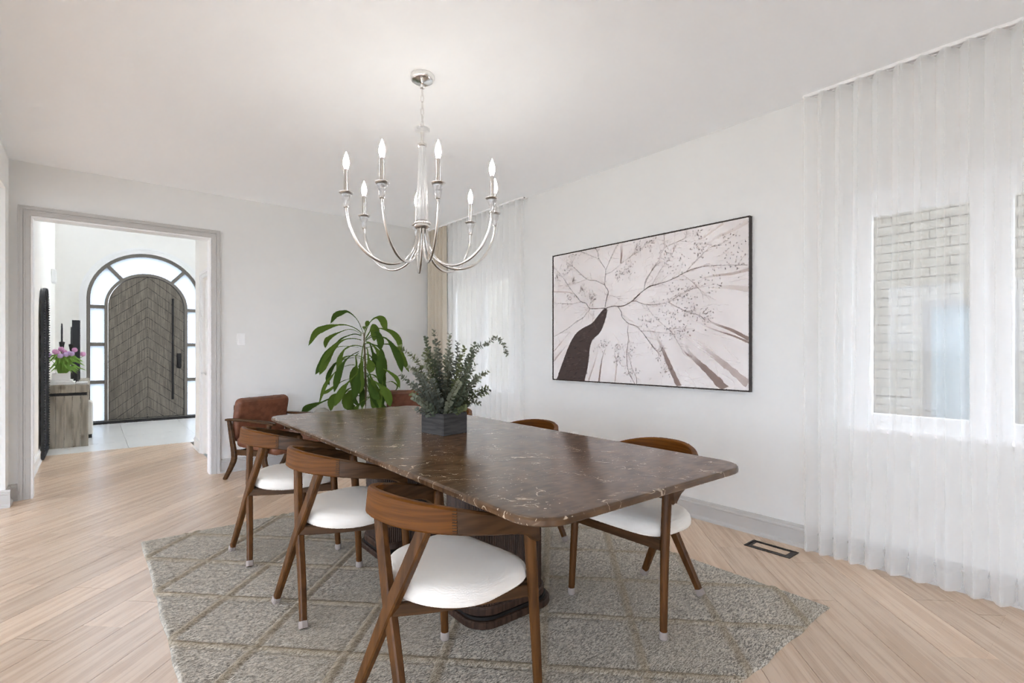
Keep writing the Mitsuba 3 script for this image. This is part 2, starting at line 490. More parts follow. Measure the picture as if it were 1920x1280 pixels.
# hallway and foyer shell
struct('wall_left_002', 'white hallway wall behind the arched mirror', 'wall', box(-0.60, -0.45, YB + 0.12, 10.95, 0, 4.6), WALLHALL)
struct('wall_right_001', 'white hallway wall with the panelled closet door', 'wall', prism(sbox(YB + 0.12, 0, 7.45, H).difference(sbox(6.10, -0.1, 6.88, 2.04)), 1.0, 1.12, 'x'), WALLHALL)
struct('wall_right_002', 'white foyer side wall with a tall window', 'wall', prism(sbox(7.45, -0.14, 10.95, 4.6).difference(sbox(7.7, 0.1, 10.6, 4.45)), 3.0, 3.15, 'x'), WALLHALL)
struct('wall_front_001', 'white foyer wall above and beside the hallway', 'wall', prism(sbox(-0.45, 0, 3.0, 4.6).difference(sbox(-0.45, -0.1, 1.12, H)), 7.45, 7.57, 'y'), WALLHALL)
DX, DHW, DSZ, YD = 0.740, 0.815, 2.06, 10.75


def arch(hw, z0, zs, cx=DX, n=40):
    a = np.linspace(0, np.pi, n)
    return Polygon([(cx - hw, z0), (cx + hw, z0)] + [(cx + hw * math.cos(t), zs + hw * math.sin(t)) for t in a])


arch_hole = arch(DHW, -0.2, DSZ)
upper = sbox(-0.3, 3.38, 2.9, 4.5)
struct('wall_back_002', 'white foyer wall around the arched front door', 'wall', prism(sbox(-0.6, -0.14, 3.15, 4.6).difference(arch_hole).difference(upper), YD, YD + 0.2, 'y'), WALLHALL)
struct('trim_1', 'white moulding around the arched front door', 'door trim', cat(
    prism(arch(DHW + 0.09, 0.0, DSZ).difference(arch(DHW - 0.004, -0.2, DSZ)), YD - 0.018, YD, 'y'),
    prism(arch(DHW + 0.09, 0.0, DSZ).difference(arch(DHW + 0.06, -0.2, DSZ)), YD - 0.03, YD - 0.018, 'y')), WHITE)


# casing of the opening, stepped as in the photograph
def casing(x0, x1, z1, outer, inner):
    return sbox(x0 - outer, 0, x1 + outer, z1 + outer).difference(sbox(x0 - inner, -0.1, x1 + inner, z1 + inner))


def casing_mesh(x0, x1, z1, w, y, sgn=-1):
    steps = [(w, 0.004, 0.012), (w, w * 0.62, 0.024), (w * 0.56, w * 0.44, 0.018), (w, w * 0.86, 0.029)]
    return cat([prism(casing(x0, x1, z1, o, i), min(y, y + sgn * d), max(y, y + sgn * d), 'y') for o, i, d in steps])


trim = struct('trim_2', 'grey painted casing around the hallway opening', 'door casing', casing_mesh(OPX0, OPX1, OPZ, 0.076, YB), TRIM)
part(trim, 'jamb_lining', prism(casing(OPX0, OPX1, OPZ, 0.0, -0.012), YB - 0.006, YB + 0.126, 'y'), WHITE, label='white jamb lining')
part(trim, 'rear_casing', casing_mesh(OPX0, OPX1, OPZ, 0.06, YB + 0.12, 1), WHITE)


# baseboards: shoe, flat and moulded cap
def baseboard(length):
    prof = Polygon([(0, 0), (0.028, 0), (0.028, 0.012), (0.020, 0.022), (0.016, 0.026), (0.016, 0.098), (0.021, 0.102), (0.021, 0.110), (0.013, 0.118), (0.013, 0.126), (0.008, 0.135), (0, 0.135)])
    m = trimesh.creation.extrude_polygon(prof, length, engine='earcut')
    v = np.array(m.vertices)
    return M(np.stack([v[:, 2], v[:, 0], v[:, 1]], 1), m.faces)          # runs along +x, out from the wall along +y


def base_run(x, y, ang, length):
    return xf(baseboard(length), rotz(ang, (x, y, 0)))


HP = math.pi / 2
struct('baseboard_right', 'moulded baseboard along the picture wall', 'baseboard', base_run(XW, -2.5, HP, 8.2), TRIM)
struct('baseboard_back', 'moulded baseboard between the casing and the corner', 'baseboard', base_run(XW - 0.028, YB, math.pi, XW - 0.028 - (OPX1 + 0.076)), TRIM)
struct('baseboard_left', 'moulded baseboard wrapping the wall return left of the doorway', 'baseboard', cat(
    base_run(-0.515, 5.5, -HP, 0.2) if False else base_run(-0.515, YB, -HP, 0.2), base_run(-0.487, 5.5, math.pi, 0.19), base_run(OPX0 - 0.076, YB, math.pi, 0.054)), TRIM)
struct('baseboard_left_001', 'white baseboard along the mirror wall in the hallway', 'baseboard', base_run(-0.45, 10.75, -HP, 10.75 - YB - 0.12), WHITE)
struct('baseboard_right_001', 'white baseboard at the hallway corner beside the closet door', 'baseboard', cat(base_run(1.0, 6.96, HP, 0.49), base_run(1.0, 7.45, 0, 0.12)), WHITE)

# closet door in the hallway: moulded three-panel slab with lever
struct('door_2', 'white three-panel closet door in the hallway', 'door')
part('door_2', 'slab', prism(sbox(6.105, 0.012, 6.875, 2.036), 1.035, 1.07, 'x'), WHITE)
stiles = sbox(6.105, 0.012, 6.875, 2.036)
for z0, z1 in ((0.22, 0.80), (0.92, 1.08), (1.20, 1.90)):
    stiles = stiles.difference(sbox(6.22, z0, 6.76, z1))
    pr_ = sbox(6.245, z0 + 0.03, 6.735, z1 - 0.03)
    part('door_2', 'panel', prism(pr_, 1.027, 1.036, 'x'), WHITE)
part('door_2', 'rail_frame', prism(stiles, 1.022, 1.036, 'x'), WHITE)
lever = cat(xf(lathe([(0.028, 0), (0.028, 0.008), (0.02, 0.012), (0.011, 0.014), (0.010, 0.05), (0.0, 0.05)], 20), np.array([[0, 0, -1, 1.022], [0, 1, 0, 6.815], [1, 0, 0, 0.95], [0, 0, 0, 1.0]])),
            tube(smooth_path([(0.978, 6.815, 0.95), (0.972, 6.78, 0.952), (0.974, 6.70, 0.948)], 8), 0.008, 8))
part('door_2', 'handle', lever, CHROME, 40, label='chrome lever handle')
struct('trim_3', 'white casing around the closet door', 'door casing', xf(casing_mesh(6.10, 6.88, 2.04, 0.075, 0.0), np.array([[0, 1, 0, 1.0], [1, 0, 0, 0], [0, 0, 1, 0], [0, 0, 0, 1.0]])), WHITE)

# ---- arched front door with sidelights
struct('door_1', 'arched grey chevron-panelled front door with frosted glass surround', 'front door')
Y0 = YD + 0.04
outer = arch(DHW, 0.0, DSZ).difference(arch(DHW - 0.05, 0.05, DSZ))
LHW, LSZ = 0.535, 1.95
inner = arch(LHW + 0.048, 0.0, LSZ).difference(arch(LHW + 0.004, 0.03, LSZ))
part('door_1', 'outer_frame', prism(outer, Y0, Y0 + 0.10, 'y'), DOORFRAME)
part('door_1', 'leaf_frame', prism(inner, Y0 - 0.01, Y0 + 0.09, 'y'), DOORFRAME)
glass_zone = arch(DHW - 0.05, 0.05, DSZ).difference(arch(LHW + 0.048, 0.0, LSZ))
barsx = []
for z in (0.69, 1.315, 1.935):
    for x0, x1 in ((DX - DHW + 0.04, DX - LHW - 0.045), (DX + LHW + 0.045, DX + DHW - 0.04)):
        barsx.append(sbox(x0, z - 0.026, x1, z + 0.026))
for a in (131, 49):
    c, s = math.cos(math.radians(a)), math.sin(math.radians(a))
    barsx.append(Polygon([(DX + r * c - q * s, 2.0 + r * s + q * c) for r, q in ((0.52, -0.027), (0.86, -0.027), (0.86, 0.027), (0.52, 0.027))]).intersection(glass_zone.buffer(0.01)))
for b in barsx:
    part('door_1', 'glazing_bar', prism(b, Y0 + 0.005, Y0 + 0.085, 'y'), DOORFRAME)
for g in glass_zone.buffer(0.006).difference(unary_union(barsx)).geoms:
    part('door_1', 'pane', prism(g.intersection(glass_zone.buffer(0.006)), Y0 + 0.04, Y0 + 0.042, 'y'), FROST, label='frosted glass pane')
leaf_shape = arch(LHW, 0.035, LSZ)
part('door_1', 'leaf', prism(leaf_shape, Y0 + 0.02, Y0 + 0.07, 'y'), BLACK)
inset = arch(LHW - 0.006, 0.06, LSZ)
pitch, slope = 0.172, 0.80
for sgn in (-1, 1):
    for k in range(-1, 17):
        zc = 2.306 - (k - 1) * pitch
        xe = DX + sgn * 0.56
        q = Polygon([(DX + sgn * 0.0015, zc - 0.004), (xe, zc - 0.56 * slope - 0.004), (xe, zc - 0.56 * slope - pitch + 0.004), (DX + sgn * 0.0015, zc - pitch + 0.004)])
        q = q.intersection(inset)
        if not q.is_empty and q.area > 5e-4:
            part('door_1', 'board', prism(q, Y0 + 0.008, Y0 + 0.021, 'y'), DOORWOOD)
part('door_1', 'pull_bar', cat(box(1.085, 1.117, Y0 - 0.055, Y0 - 0.030, 0.35, 2.126, 0.003), box(1.09, 1.112, Y0 - 0.03, Y0 + 0.01, 0.55, 0.58), box(1.09, 1.112, Y0 - 0.03, Y0 + 0.01, 1.9, 1.93)), BLACK, label='tall black pull bar')
lock = part('door_1', 'lock', box(1.165, 1.232, Y0 - 0.018, Y0 + 0.01, 0.90, 1.16, 0.008), BLACK, label='black keypad lock')
part(lock, 'latch', cat(box(1.182, 1.215, Y0 - 0.05, Y0 - 0.018, 0.93, 0.955, 0.004), box(1.182, 1.215, Y0 - 0.05, Y0 - 0.04, 0.93, 1.02, 0.004)), BLACK)
part('door_1', 'threshold', box(DX - DHW, DX + DHW, YD - 0.05, Y0 + 0.1, 0.0, 0.035, 0.004), BLACK)


# ---- windows of the dining room: frame, sashes, panes
def window(name, label, y0, y1, panes, xf0=3.425):
    z0, z1 = 0.775, 2.12
    struct(name, label, 'window')
    fr = sbox(y0, z0, y1, z1)
    for a, b in panes:
        fr = fr.difference(sbox(a - 0.075, z0 + 0.026, b + 0.075, z1 - 0.05))
    part(name, 'frame', prism(fr, xf0, xf0 + 0.075, 'x'), WHITE)
    for a, b in panes:
        o = sbox(a - 0.075, z0 + 0.026, b + 0.075, z1 - 0.05)
        s = part(name, 'sash', cat(prism(o.difference(sbox(a, 0.848, b, 1.978)), xf0 + 0.014, xf0 + 0.062, 'x'), prism(sbox(a - 0.02, 0.828, b + 0.02, 1.998).difference(sbox(a, 0.848, b, 1.978)), xf0 + 0.008, xf0 + 0.02, 'x')), WHITE)
        part(s, 'pane', prism(sbox(a - 0.004, 0.844, b + 0.004, 1.982), xf0 + 0.036, xf0 + 0.0365, 'x') if False else M([[xf0 + 0.036, a - .004, .844], [xf0 + 0.036, b + .004, .844], [xf0 + 0.036, b + .004, 1.982], [xf0 + 0.036, a - .004, 1.982]], [[0, 1, 2], [0, 2, 3]]), PANE)
    part(name, 'sill', box(XW - 0.022, xf0 + 0.01, y0 - 0.02, y1 + 0.02, 0.752, 0.776, 0.004), WHITE)


window('window_1', 'white framed window behind the near sheer curtain beside the picture', -0.20, 1.05, [(-0.079, 0.347), (0.505, 0.931)])
window('window_2', 'white framed window behind the sheer curtain in the far corner', 4.03, 5.39, [(4.165, 4.640), (4.790, 5.265)])


def plain_window(name, label, quad, axis, at):
    """A glazed opening in one of the walls behind the camera: frame, mullion and panes."""
    a0, a1, z0, z1 = quad
    struct(name, label, 'window')
    n = max(2, int(round((a1 - a0) / 1.1)))
    fr = sbox(a0, z0, a1, z1)
    for i in range(n):
        w = (a1 - a0) / n
        fr = fr.difference(sbox(a0 + i * w + 0.04, z0 + 0.06, a0 + (i + 1) * w - 0.04, z1 - 0.06))
    part(name, 'frame', prism(fr, at - 0.03, at + 0.03, axis), WHITE)
    for i in range(n):
        w = (a1 - a0) / n
        p, q = a0 + i * w + 0.04, a0 + (i + 1) * w - 0.04
        if axis == 'y':
            v = [[p, at, z0 + .06], [q, at, z0 + .06], [q, at, z1 - .06], [p, at, z1 - .06]]
        else:
            v = [[at, p, z0 + .06], [at, q, z0 + .06], [at, q, z1 - .06], [at, p, z1 - .06]]
        part(name, 'pane', M(v, [[0, 1, 2], [0, 2, 3]]), PANE)


for i, (a, b, c, d) in enumerate(rear):
    plain_window('window_%d' % (3 + i), ['glazed garden doors of the dining room', 'glazed garden doors of the living room'][i], (a, b, c, d), 'y', -2.57)
for i, (a, b, c, d) in enumerate(side):
    plain_window('window_%d' % (5 + i), ['first tall living room window', 'second tall living room window', 'third tall living room window'][i], (a, b, c, d), 'x', -5.07)
plain_window('window_8', 'upper foyer window above the front door', (-0.3, 2.9, 3.38, 4.5), 'y', YD + 0.1)

plain_window('window_9', 'tall foyer side window', (7.7, 10.6, 0.1, 4.45), 'x', 3.07)

# ---- outdoors: ground and the neighbouring house seen through the curtain
solo('ground', 'grey ground around the house', 'ground', box(-60, 60, -60, 60, -0.8, -0.6), GROUND)
labels['ground']['kind'] = 'structure'
NX = 6.2
house = thing('neighbouring_house', 'pale stone-brick house wall seen through the near sheer curtain and window', 'house')
nwin = sbox(0.62, -0.2, 1.22, 1.66)
part(house, 'wall', prism(sbox(-4.0, -0.6, 13.0, 7.5).difference(nwin).difference(sbox(-0.6, 0.3, 2.1, 3.0)), NX, NX + 0.25, 'x'), BRICKFAR)
part(house, 'mortar_bed', prism(sbox(-0.6, 0.3, 2.1, 3.0).difference(nwin), NX + 0.002, NX + 0.25, 'x'), MORTAR)
for r in range(30):
    z0 = 0.30 + r * 0.09
    off = 0.15 * (r % 2)
    for c in range(-1, 10):
        y0 = -0.6 + c * 0.30 + off
        g = sbox(y0 + 0.004, z0 + 0.004, y0 + 0.296, z0 + 0.084).intersection(sbox(-0.6, 0.3, 2.1, 3.0)).difference(nwin.buffer(0.03, join_style=2))
        for q in getattr(g, 'geoms', [g]):
            if not q.is_empty and q.area > 2e-4:
                d = 0.008 + 0.008 * float(rng.random())
                part(house, 'brick', prism(q, NX - d, NX + 0.004, 'x'), BRICK)
nf = part(house, 'window_frame', prism(nwin.buffer(0.028, join_style=2).difference(nwin.buffer(-0.03, join_style=2)), NX - 0.01, NX + 0.06, 'x'), DOORFRAME)
part(nf, 'pane', prism(nwin.buffer(-0.03, join_style=2), NX + 0.02, NX + 0.03, 'x'), BLUEGLASS)


# ------------------------------------------------------------------ rug
def make_rug():
    x0, x1, y0, y1 = 0.240, 2.665, 0.885, 3.93
    nx, ny = 380, 476
    xs, ys = np.linspace(x0, x1, nx), np.linspace(y0, y1, ny)
    X, Y = np.meshgrid(xs, ys, indexing='ij')
    a, b = (X - RUG_CX) / RUG_PX + (Y - RUG_CY) / RUG_PY, (X - RUG_CX) / RUG_PX - (Y - RUG_CY) / RUG_PY
    da, db = np.abs(a - np.round(a)), np.abs(b - np.round(b))
    ridge = np.maximum(np.exp(-(da / 0.030) ** 2), np.exp(-(db / 0.030) ** 2))
    groove = np.maximum(np.exp(-((da - 0.062) / 0.02) ** 2), np.exp(-((db - 0.062) / 0.02) ** 2))
    P = np.stack([X, Y, X * 0], -1)
    pile = meshkit.noise(P * np.array([45, 120, 1])) - 0.5
    big = meshkit.fbm(P * np.array([5, 9, 1]), 3) - 0.5
    Z = np.minimum(0.0135 + 0.0042 * ridge - 0.004 * groove + 0.003 * pile + 0.003 * big, 0.0185)
    e = np.minimum(np.minimum(X - x0, x1 - X), np.minimum(Y - y0, y1 - Y))
    Z = np.maximum(Z * np.clip(0.35 + e / 0.016, 0, 1), 0.003)
    wob = (meshkit.noise(np.stack([X * 0 + 3, Y * 9, X * 0], -1)) - 0.5) * 0.012
    wob2 = (meshkit.noise(np.stack([X * 9, Y * 0 + 5, X * 0], -1)) - 0.5) * 0.012
    fx = np.clip(np.abs(X - (x0 + x1) / 2) / ((x1 - x0) / 2), 0, 1) ** 12
    fy = np.clip(np.abs(Y - (y0 + y1) / 2) / ((y1 - y0) / 2), 0, 1) ** 12
    X, Y = X + wob * fx, Y + wob2 * fy
    v = np.stack([X, Y, Z], -1).reshape(-1, 3)
    i, j = np.meshgrid(np.arange(nx - 1), np.arange(ny - 1), indexing='ij')
    q = np.stack([i * ny + j, (i + 1) * ny + j, (i + 1) * ny + j + 1, i * ny + j + 1], -1).reshape(-1, 4)
    # border loop dropped to the floor
    loop = np.concatenate([np.arange(nx) * ny, (nx - 1) * ny + np.arange(1, ny), np.arange(nx - 2, -1, -1) * ny + ny - 1, np.arange(ny - 2, 0, -1)])
    low = v[loop].copy()
    low[:, 2] = 0.0005
    n0 = len(v)
    k = np.arange(len(loop))
    kn = (k + 1) % len(loop)
    side = np.stack([loop[k], n0 + k, n0 + kn, loop[kn]], 1)
    f = np.vstack([q, side])
    return M(np.vstack([v, low]), np.vstack([f[:, [0, 1, 2]], f[:, [0, 2, 3]]]))


solo('area_rug', 'chunky grey-beige woven jute rug with raised diamond lattice under the dining table', 'rug', make_rug(), JUTE, True)

# ------------------------------------------------------------------ dining table
TX, TY, TROT = 1.480, 2.38, math.radians(-0.9)
table = thing('dining_table', 'long dining table with brown veined marble top on two fluted dark wood pedestals', 'table')
TW = rotz(TROT, (TX, TY, 0))
part(table, 'tabletop', xf(soft_box(0.562, 1.415, 0.115, [(0.016, 0.727), (0.005, 0.729), (0.0, 0.734), (0.0, 0.747), (0.004, 0.753), (0.012, 0.755)], 14), TW), MARBLE, 30, label='brown marble top with rounded corners')
part(table, 'plinth', xf(soft_box(0.235, 0.665, 0.11, [(0.004, 0.0188), (0.0, 0.022), (0.0, 0.044), (0.006, 0.05)], 12), TW), FLUTED, 30)
part(table, 'plinth_recess', xf(soft_box(0.218, 0.648, 0.10, [(0, 0.05), (0, 0.062)], 12), TW), BLACK)


def fluted_column(hy, cy):
    q0 = rounded_ring(0.212, hy, 0.11, 60)
    seg = np.linalg.norm(np.roll(q0, -1, 0) - q0, axis=1)
    s = np.concatenate([[0], np.cumsum(seg)])
    n = 660
    u = np.linspace(0, s[-1], n, endpoint=False)
    qq = np.vstack([q0, q0[:1]])
    q = np.stack([np.interp(u, s, qq[:, 0]), np.interp(u, s, qq[:, 1])], 1)
    t = np.roll(q, -1, 0) - np.roll(q, 1, 0)
    nrm = np.stack([t[:, 1], -t[:, 0]], 1) / np.linalg.norm(t, axis=1, keepdims=True)
    rib = np.abs(np.sin(np.pi * np.arange(n) / 6))
    q = q - nrm * (0.004 * (1 - rib))[:, None]
    return loft([np.column_stack([q[:, 0], q[:, 1] + cy, np.full(n, z)]) for z in (0.10, 0.727)])


for cy in (-0.468, 0.468):
    col = part(table, 'pedestal', xf(fluted_column(0.165, cy), TW), FLUTED, 25, label='fluted dark wood pedestal')
    part(col, 'base_moulding', xf(soft_box(0.222, 0.175, 0.115, [(0.004, 0.062), (0.0, 0.066), (0.0, 0.092), (0.006, 0.101)], 12, cy=cy), TW), FLUTED, 30)

# ------------------------------------------------------------------ dining chairs (local frame: seat faces +x, rear feet at x = 0)
CHAIR_Z = 0.0188


def back_curve(y_abs_sign_theta):
    th = y_abs_sign_theta
    n = 2.35
    c, s = np.cos(th), np.sin(th)
    x = 0.413 - 0.379 * np.abs(c) ** (2 / n)
    y = 0.262 * np.sign(s) * np.abs(s) ** (2 / n)
    return x, y


def band(th0, th1, n, zlo=0.0, zhi=1.0, thick=0.025, proud=0.0, round_=0.006, tail=0.0):
    th = np.linspace(th0, th1, n)
    x, y = back_curve(th)
    if tail:                                   # arms run straight on to the front legs
        k = np.linspace(0.008, tail, 4)
        ex, ey = x[-1] + k, np.full(4, y[-1])
        x, y = np.concatenate([x, ex]), np.concatenate([y, ey])
    d = np.stack([np.gradient(x), np.gradient(y)], 1)
    d /= np.linalg.norm(d, axis=1, keepdims=True)
    nrm = np.stack([d[:, 1], -d[:, 0]], 1)      # outward for increasing theta
    rings = []
    for i in range(len(x)):
        top = 0.752 - 0.27 * x[i]
        hgt = 0.092 - 0.098 * min(x[i], 0.42) + 0.030 * math.exp(-(max(0.0, 0.418 - x[i]) / 0.030) ** 1.3)
        a, b = top - hgt * (1 - zlo), top - hgt * (1 - zhi)
        lean = 0.10                             # the band leans out towards its top edge
        e = min(round_, (b - a) * 0.4)
        o, q = proud, -thick
        loop = [(o, a + e), (o, b - e), (o - e, b), (q + e, b), (q, b - e), (q, a + e), (q + e, a), (o - e, a)]
        c = np.array([x[i], y[i]])
        rings.append([[*(c + nrm[i] * (w + lean * (z - top + hgt / 2))), z] for w, z in loop])
    return loft(rings)


CHAIR_PARTS = []


def chair_part(name, mesh, m, smooth=30, label=None, under=None):
    CHAIR_PARTS.append((name, mikit.ply(mesh, m, smooth), label, under))


TJ = 0.85                                       # where the finger joints sit
chair_part('backrest', band(-TJ, TJ, 34), WAL_AL, 40, 'lighter walnut backrest')
for sg in (-1, 1):
    if sg > 0:
        arm = band(TJ + 0.002, math.pi / 2, 26, tail=0.026)
    else:
        arm = band(TJ + 0.002, math.pi / 2, 26, tail=0.026)
        v = np.array(arm.vertices)
        v[:, 1] *= -1
        arm = M(v, arm.faces[:, ::-1])
    chair_part('armrest', arm, WAL_DK, 40, 'darker walnut armrest')
    fingers = []
    for k in range(9):
        lo = 0.045 + k * 0.105
        if sg > 0:
            fingers.append(band(TJ - 0.045, TJ + 0.004, 4, lo, lo + 0.05, proud=0.0007, thick=0.0262, round_=0.001))
        else:
            fingers.append(band(-TJ - 0.004, -TJ + 0.045, 4, lo, lo + 0.05, proud=0.0007, thick=0.0262, round_=0.001))
    chair_part('finger_joint', cat(fingers), WAL_DK, False)
for sg in (-1, 1):
    P = smooth_path([(0.426, sg * 0.2495, 0.624), (0.432, sg * 0.2495, 0.56), (0.450, sg * 0.251, 0.33), (0.468, sg * 0.257, 0.0)], 14)
    chair_part('front_leg', tube(P, np.interp(np.linspace(0, 1, 14), [0, 0.1, 0.5, 1], [0.0150, 0.0205, 0.0200, 0.0150]), 16), WAL_UP, 40)
    chair_part('felt_cap', lathe([(0.0165, 0.0), (0.0185, 0.004), (0.0178, 0.029), (0.016, 0.032)], 16, (0.467, sg * 0.257)), CAPS, 40, 'pale felt foot cap', 'front_leg')
for sg in (-1, 1):
    dx = 0.004 * sg
    P = smooth_path([(0.088 + dx, sg * 0.142, 0.660), (0.066 + dx, sg * 0.074, 0.51), (0.044 + dx, sg * 0.002, 0.362), (0.024 + dx, -sg * 0.080, 0.185), (0.0 + dx, -sg * 0.163, 0.0)], 16)
    chair_part('rear_leg', bar(P, np.interp(np.linspace(0, 1, 16), [0, 0.5, 1], [0.050, 0.046, 0.030]), np.interp(np.linspace(0, 1, 16), [0, 0.5, 1], [0.026, 0.030, 0.026]), up=(1, 0, 0), bevel=0.005), WAL_UP, 35)
    tip = P[-1] + (P[-2] - P[-1]) / np.linalg.norm(P[-2] - P[-1]) * 0.030
    chair_part('felt_cap', bar([P[-1] + [0, 0, 0.001], (P[-1] + tip) / 2, tip], 0.037, 0.033, up=(1, 0, 0), bevel=0.006), CAPS, 35, 'pale felt foot cap', 'rear_leg')


def seat_cushion():
    n, rings = 72, []
    th = np.arange(n) * 2 * np.pi / n
    c, s = np.cos(th), np.sin(th)
    ef = np.where(c > 0, 2 / 4.6, 2 / 2.0)
    px = np.where(c > 0, 0.218, 0.195) * np.sign(c) * np.abs(c) ** ef
    py = 0.243 * np.sign(s) * np.abs(s) ** ef
    for k, z in ((0.90, 0.401), (0.97, 0.404), (1.0, 0.416), (1.005, 0.430), (0.985, 0.446), (0.94, 0.458), (0.86, 0.466), (0.7, 0.471), (0.45, 0.473), (0.2, 0.4735)):
        rings.append(np.stack([0.272 + px * k, py * k, z - 0.010 * (0.5 - (px * k) / 0.42) + 0 * px], 1))
    return loft(rings)


chair_part('seat', seat_cushion(), BOUCLE, True, 'cream boucle seat cushion')
chair_part('seat_rail', cat(bar([(0.452, -0.236, 0.378), (0.452, 0, 0.378), (0.452, 0.236, 0.378)], 0.022, 0.046), 
                            *[bar(smooth_path([(0.045, sg * 0.018, 0.372), (0.20, sg * 0.115, 0.372), (0.445, sg * 0.235, 0.374)], 10), 0.022, 0.040) for sg in (-1, 1)]), WAL_DK, 30)

CHAIRS = [
    (0.683, 1.485, 6.0, 'dining chair closest to the camera, its back to us at the near left table corner'),
    (0.683, 2.405, 3.5, 'middle dining chair of the row of three on the doorway side of the table'),
    (0.655, 3.238, 3.5, 'farthest dining chair of the row of three, in front of the leather armchair'),
    (2.278, 1.480, 181.0, 'walnut dining chair whose whole front shows beyond the near right corner of the table'),
    (2.275, 2.390, 180.0, 'walnut dining chair below the picture, only its curved back showing above the table edge'),
    (2.275, 3.310, 180.0, 'walnut dining chair peeking out just right of the eucalyptus planter'),
]
for cx, cy, rot, lab in CHAIRS:
    ch = thing('dining_chair', lab, 'chair', 'walnut dining chairs around the marble table')
    W = T().translate([cx, cy, CHAIR_Z]).rotate([0, 0, 1], rot)
    holder = {}
    for name, shape, lb, under in CHAIR_PARTS:
        key = part(holder[under] if under else ch, name, {**shape, 'to_world': W}, None, label=lb)
        holder[name] = key

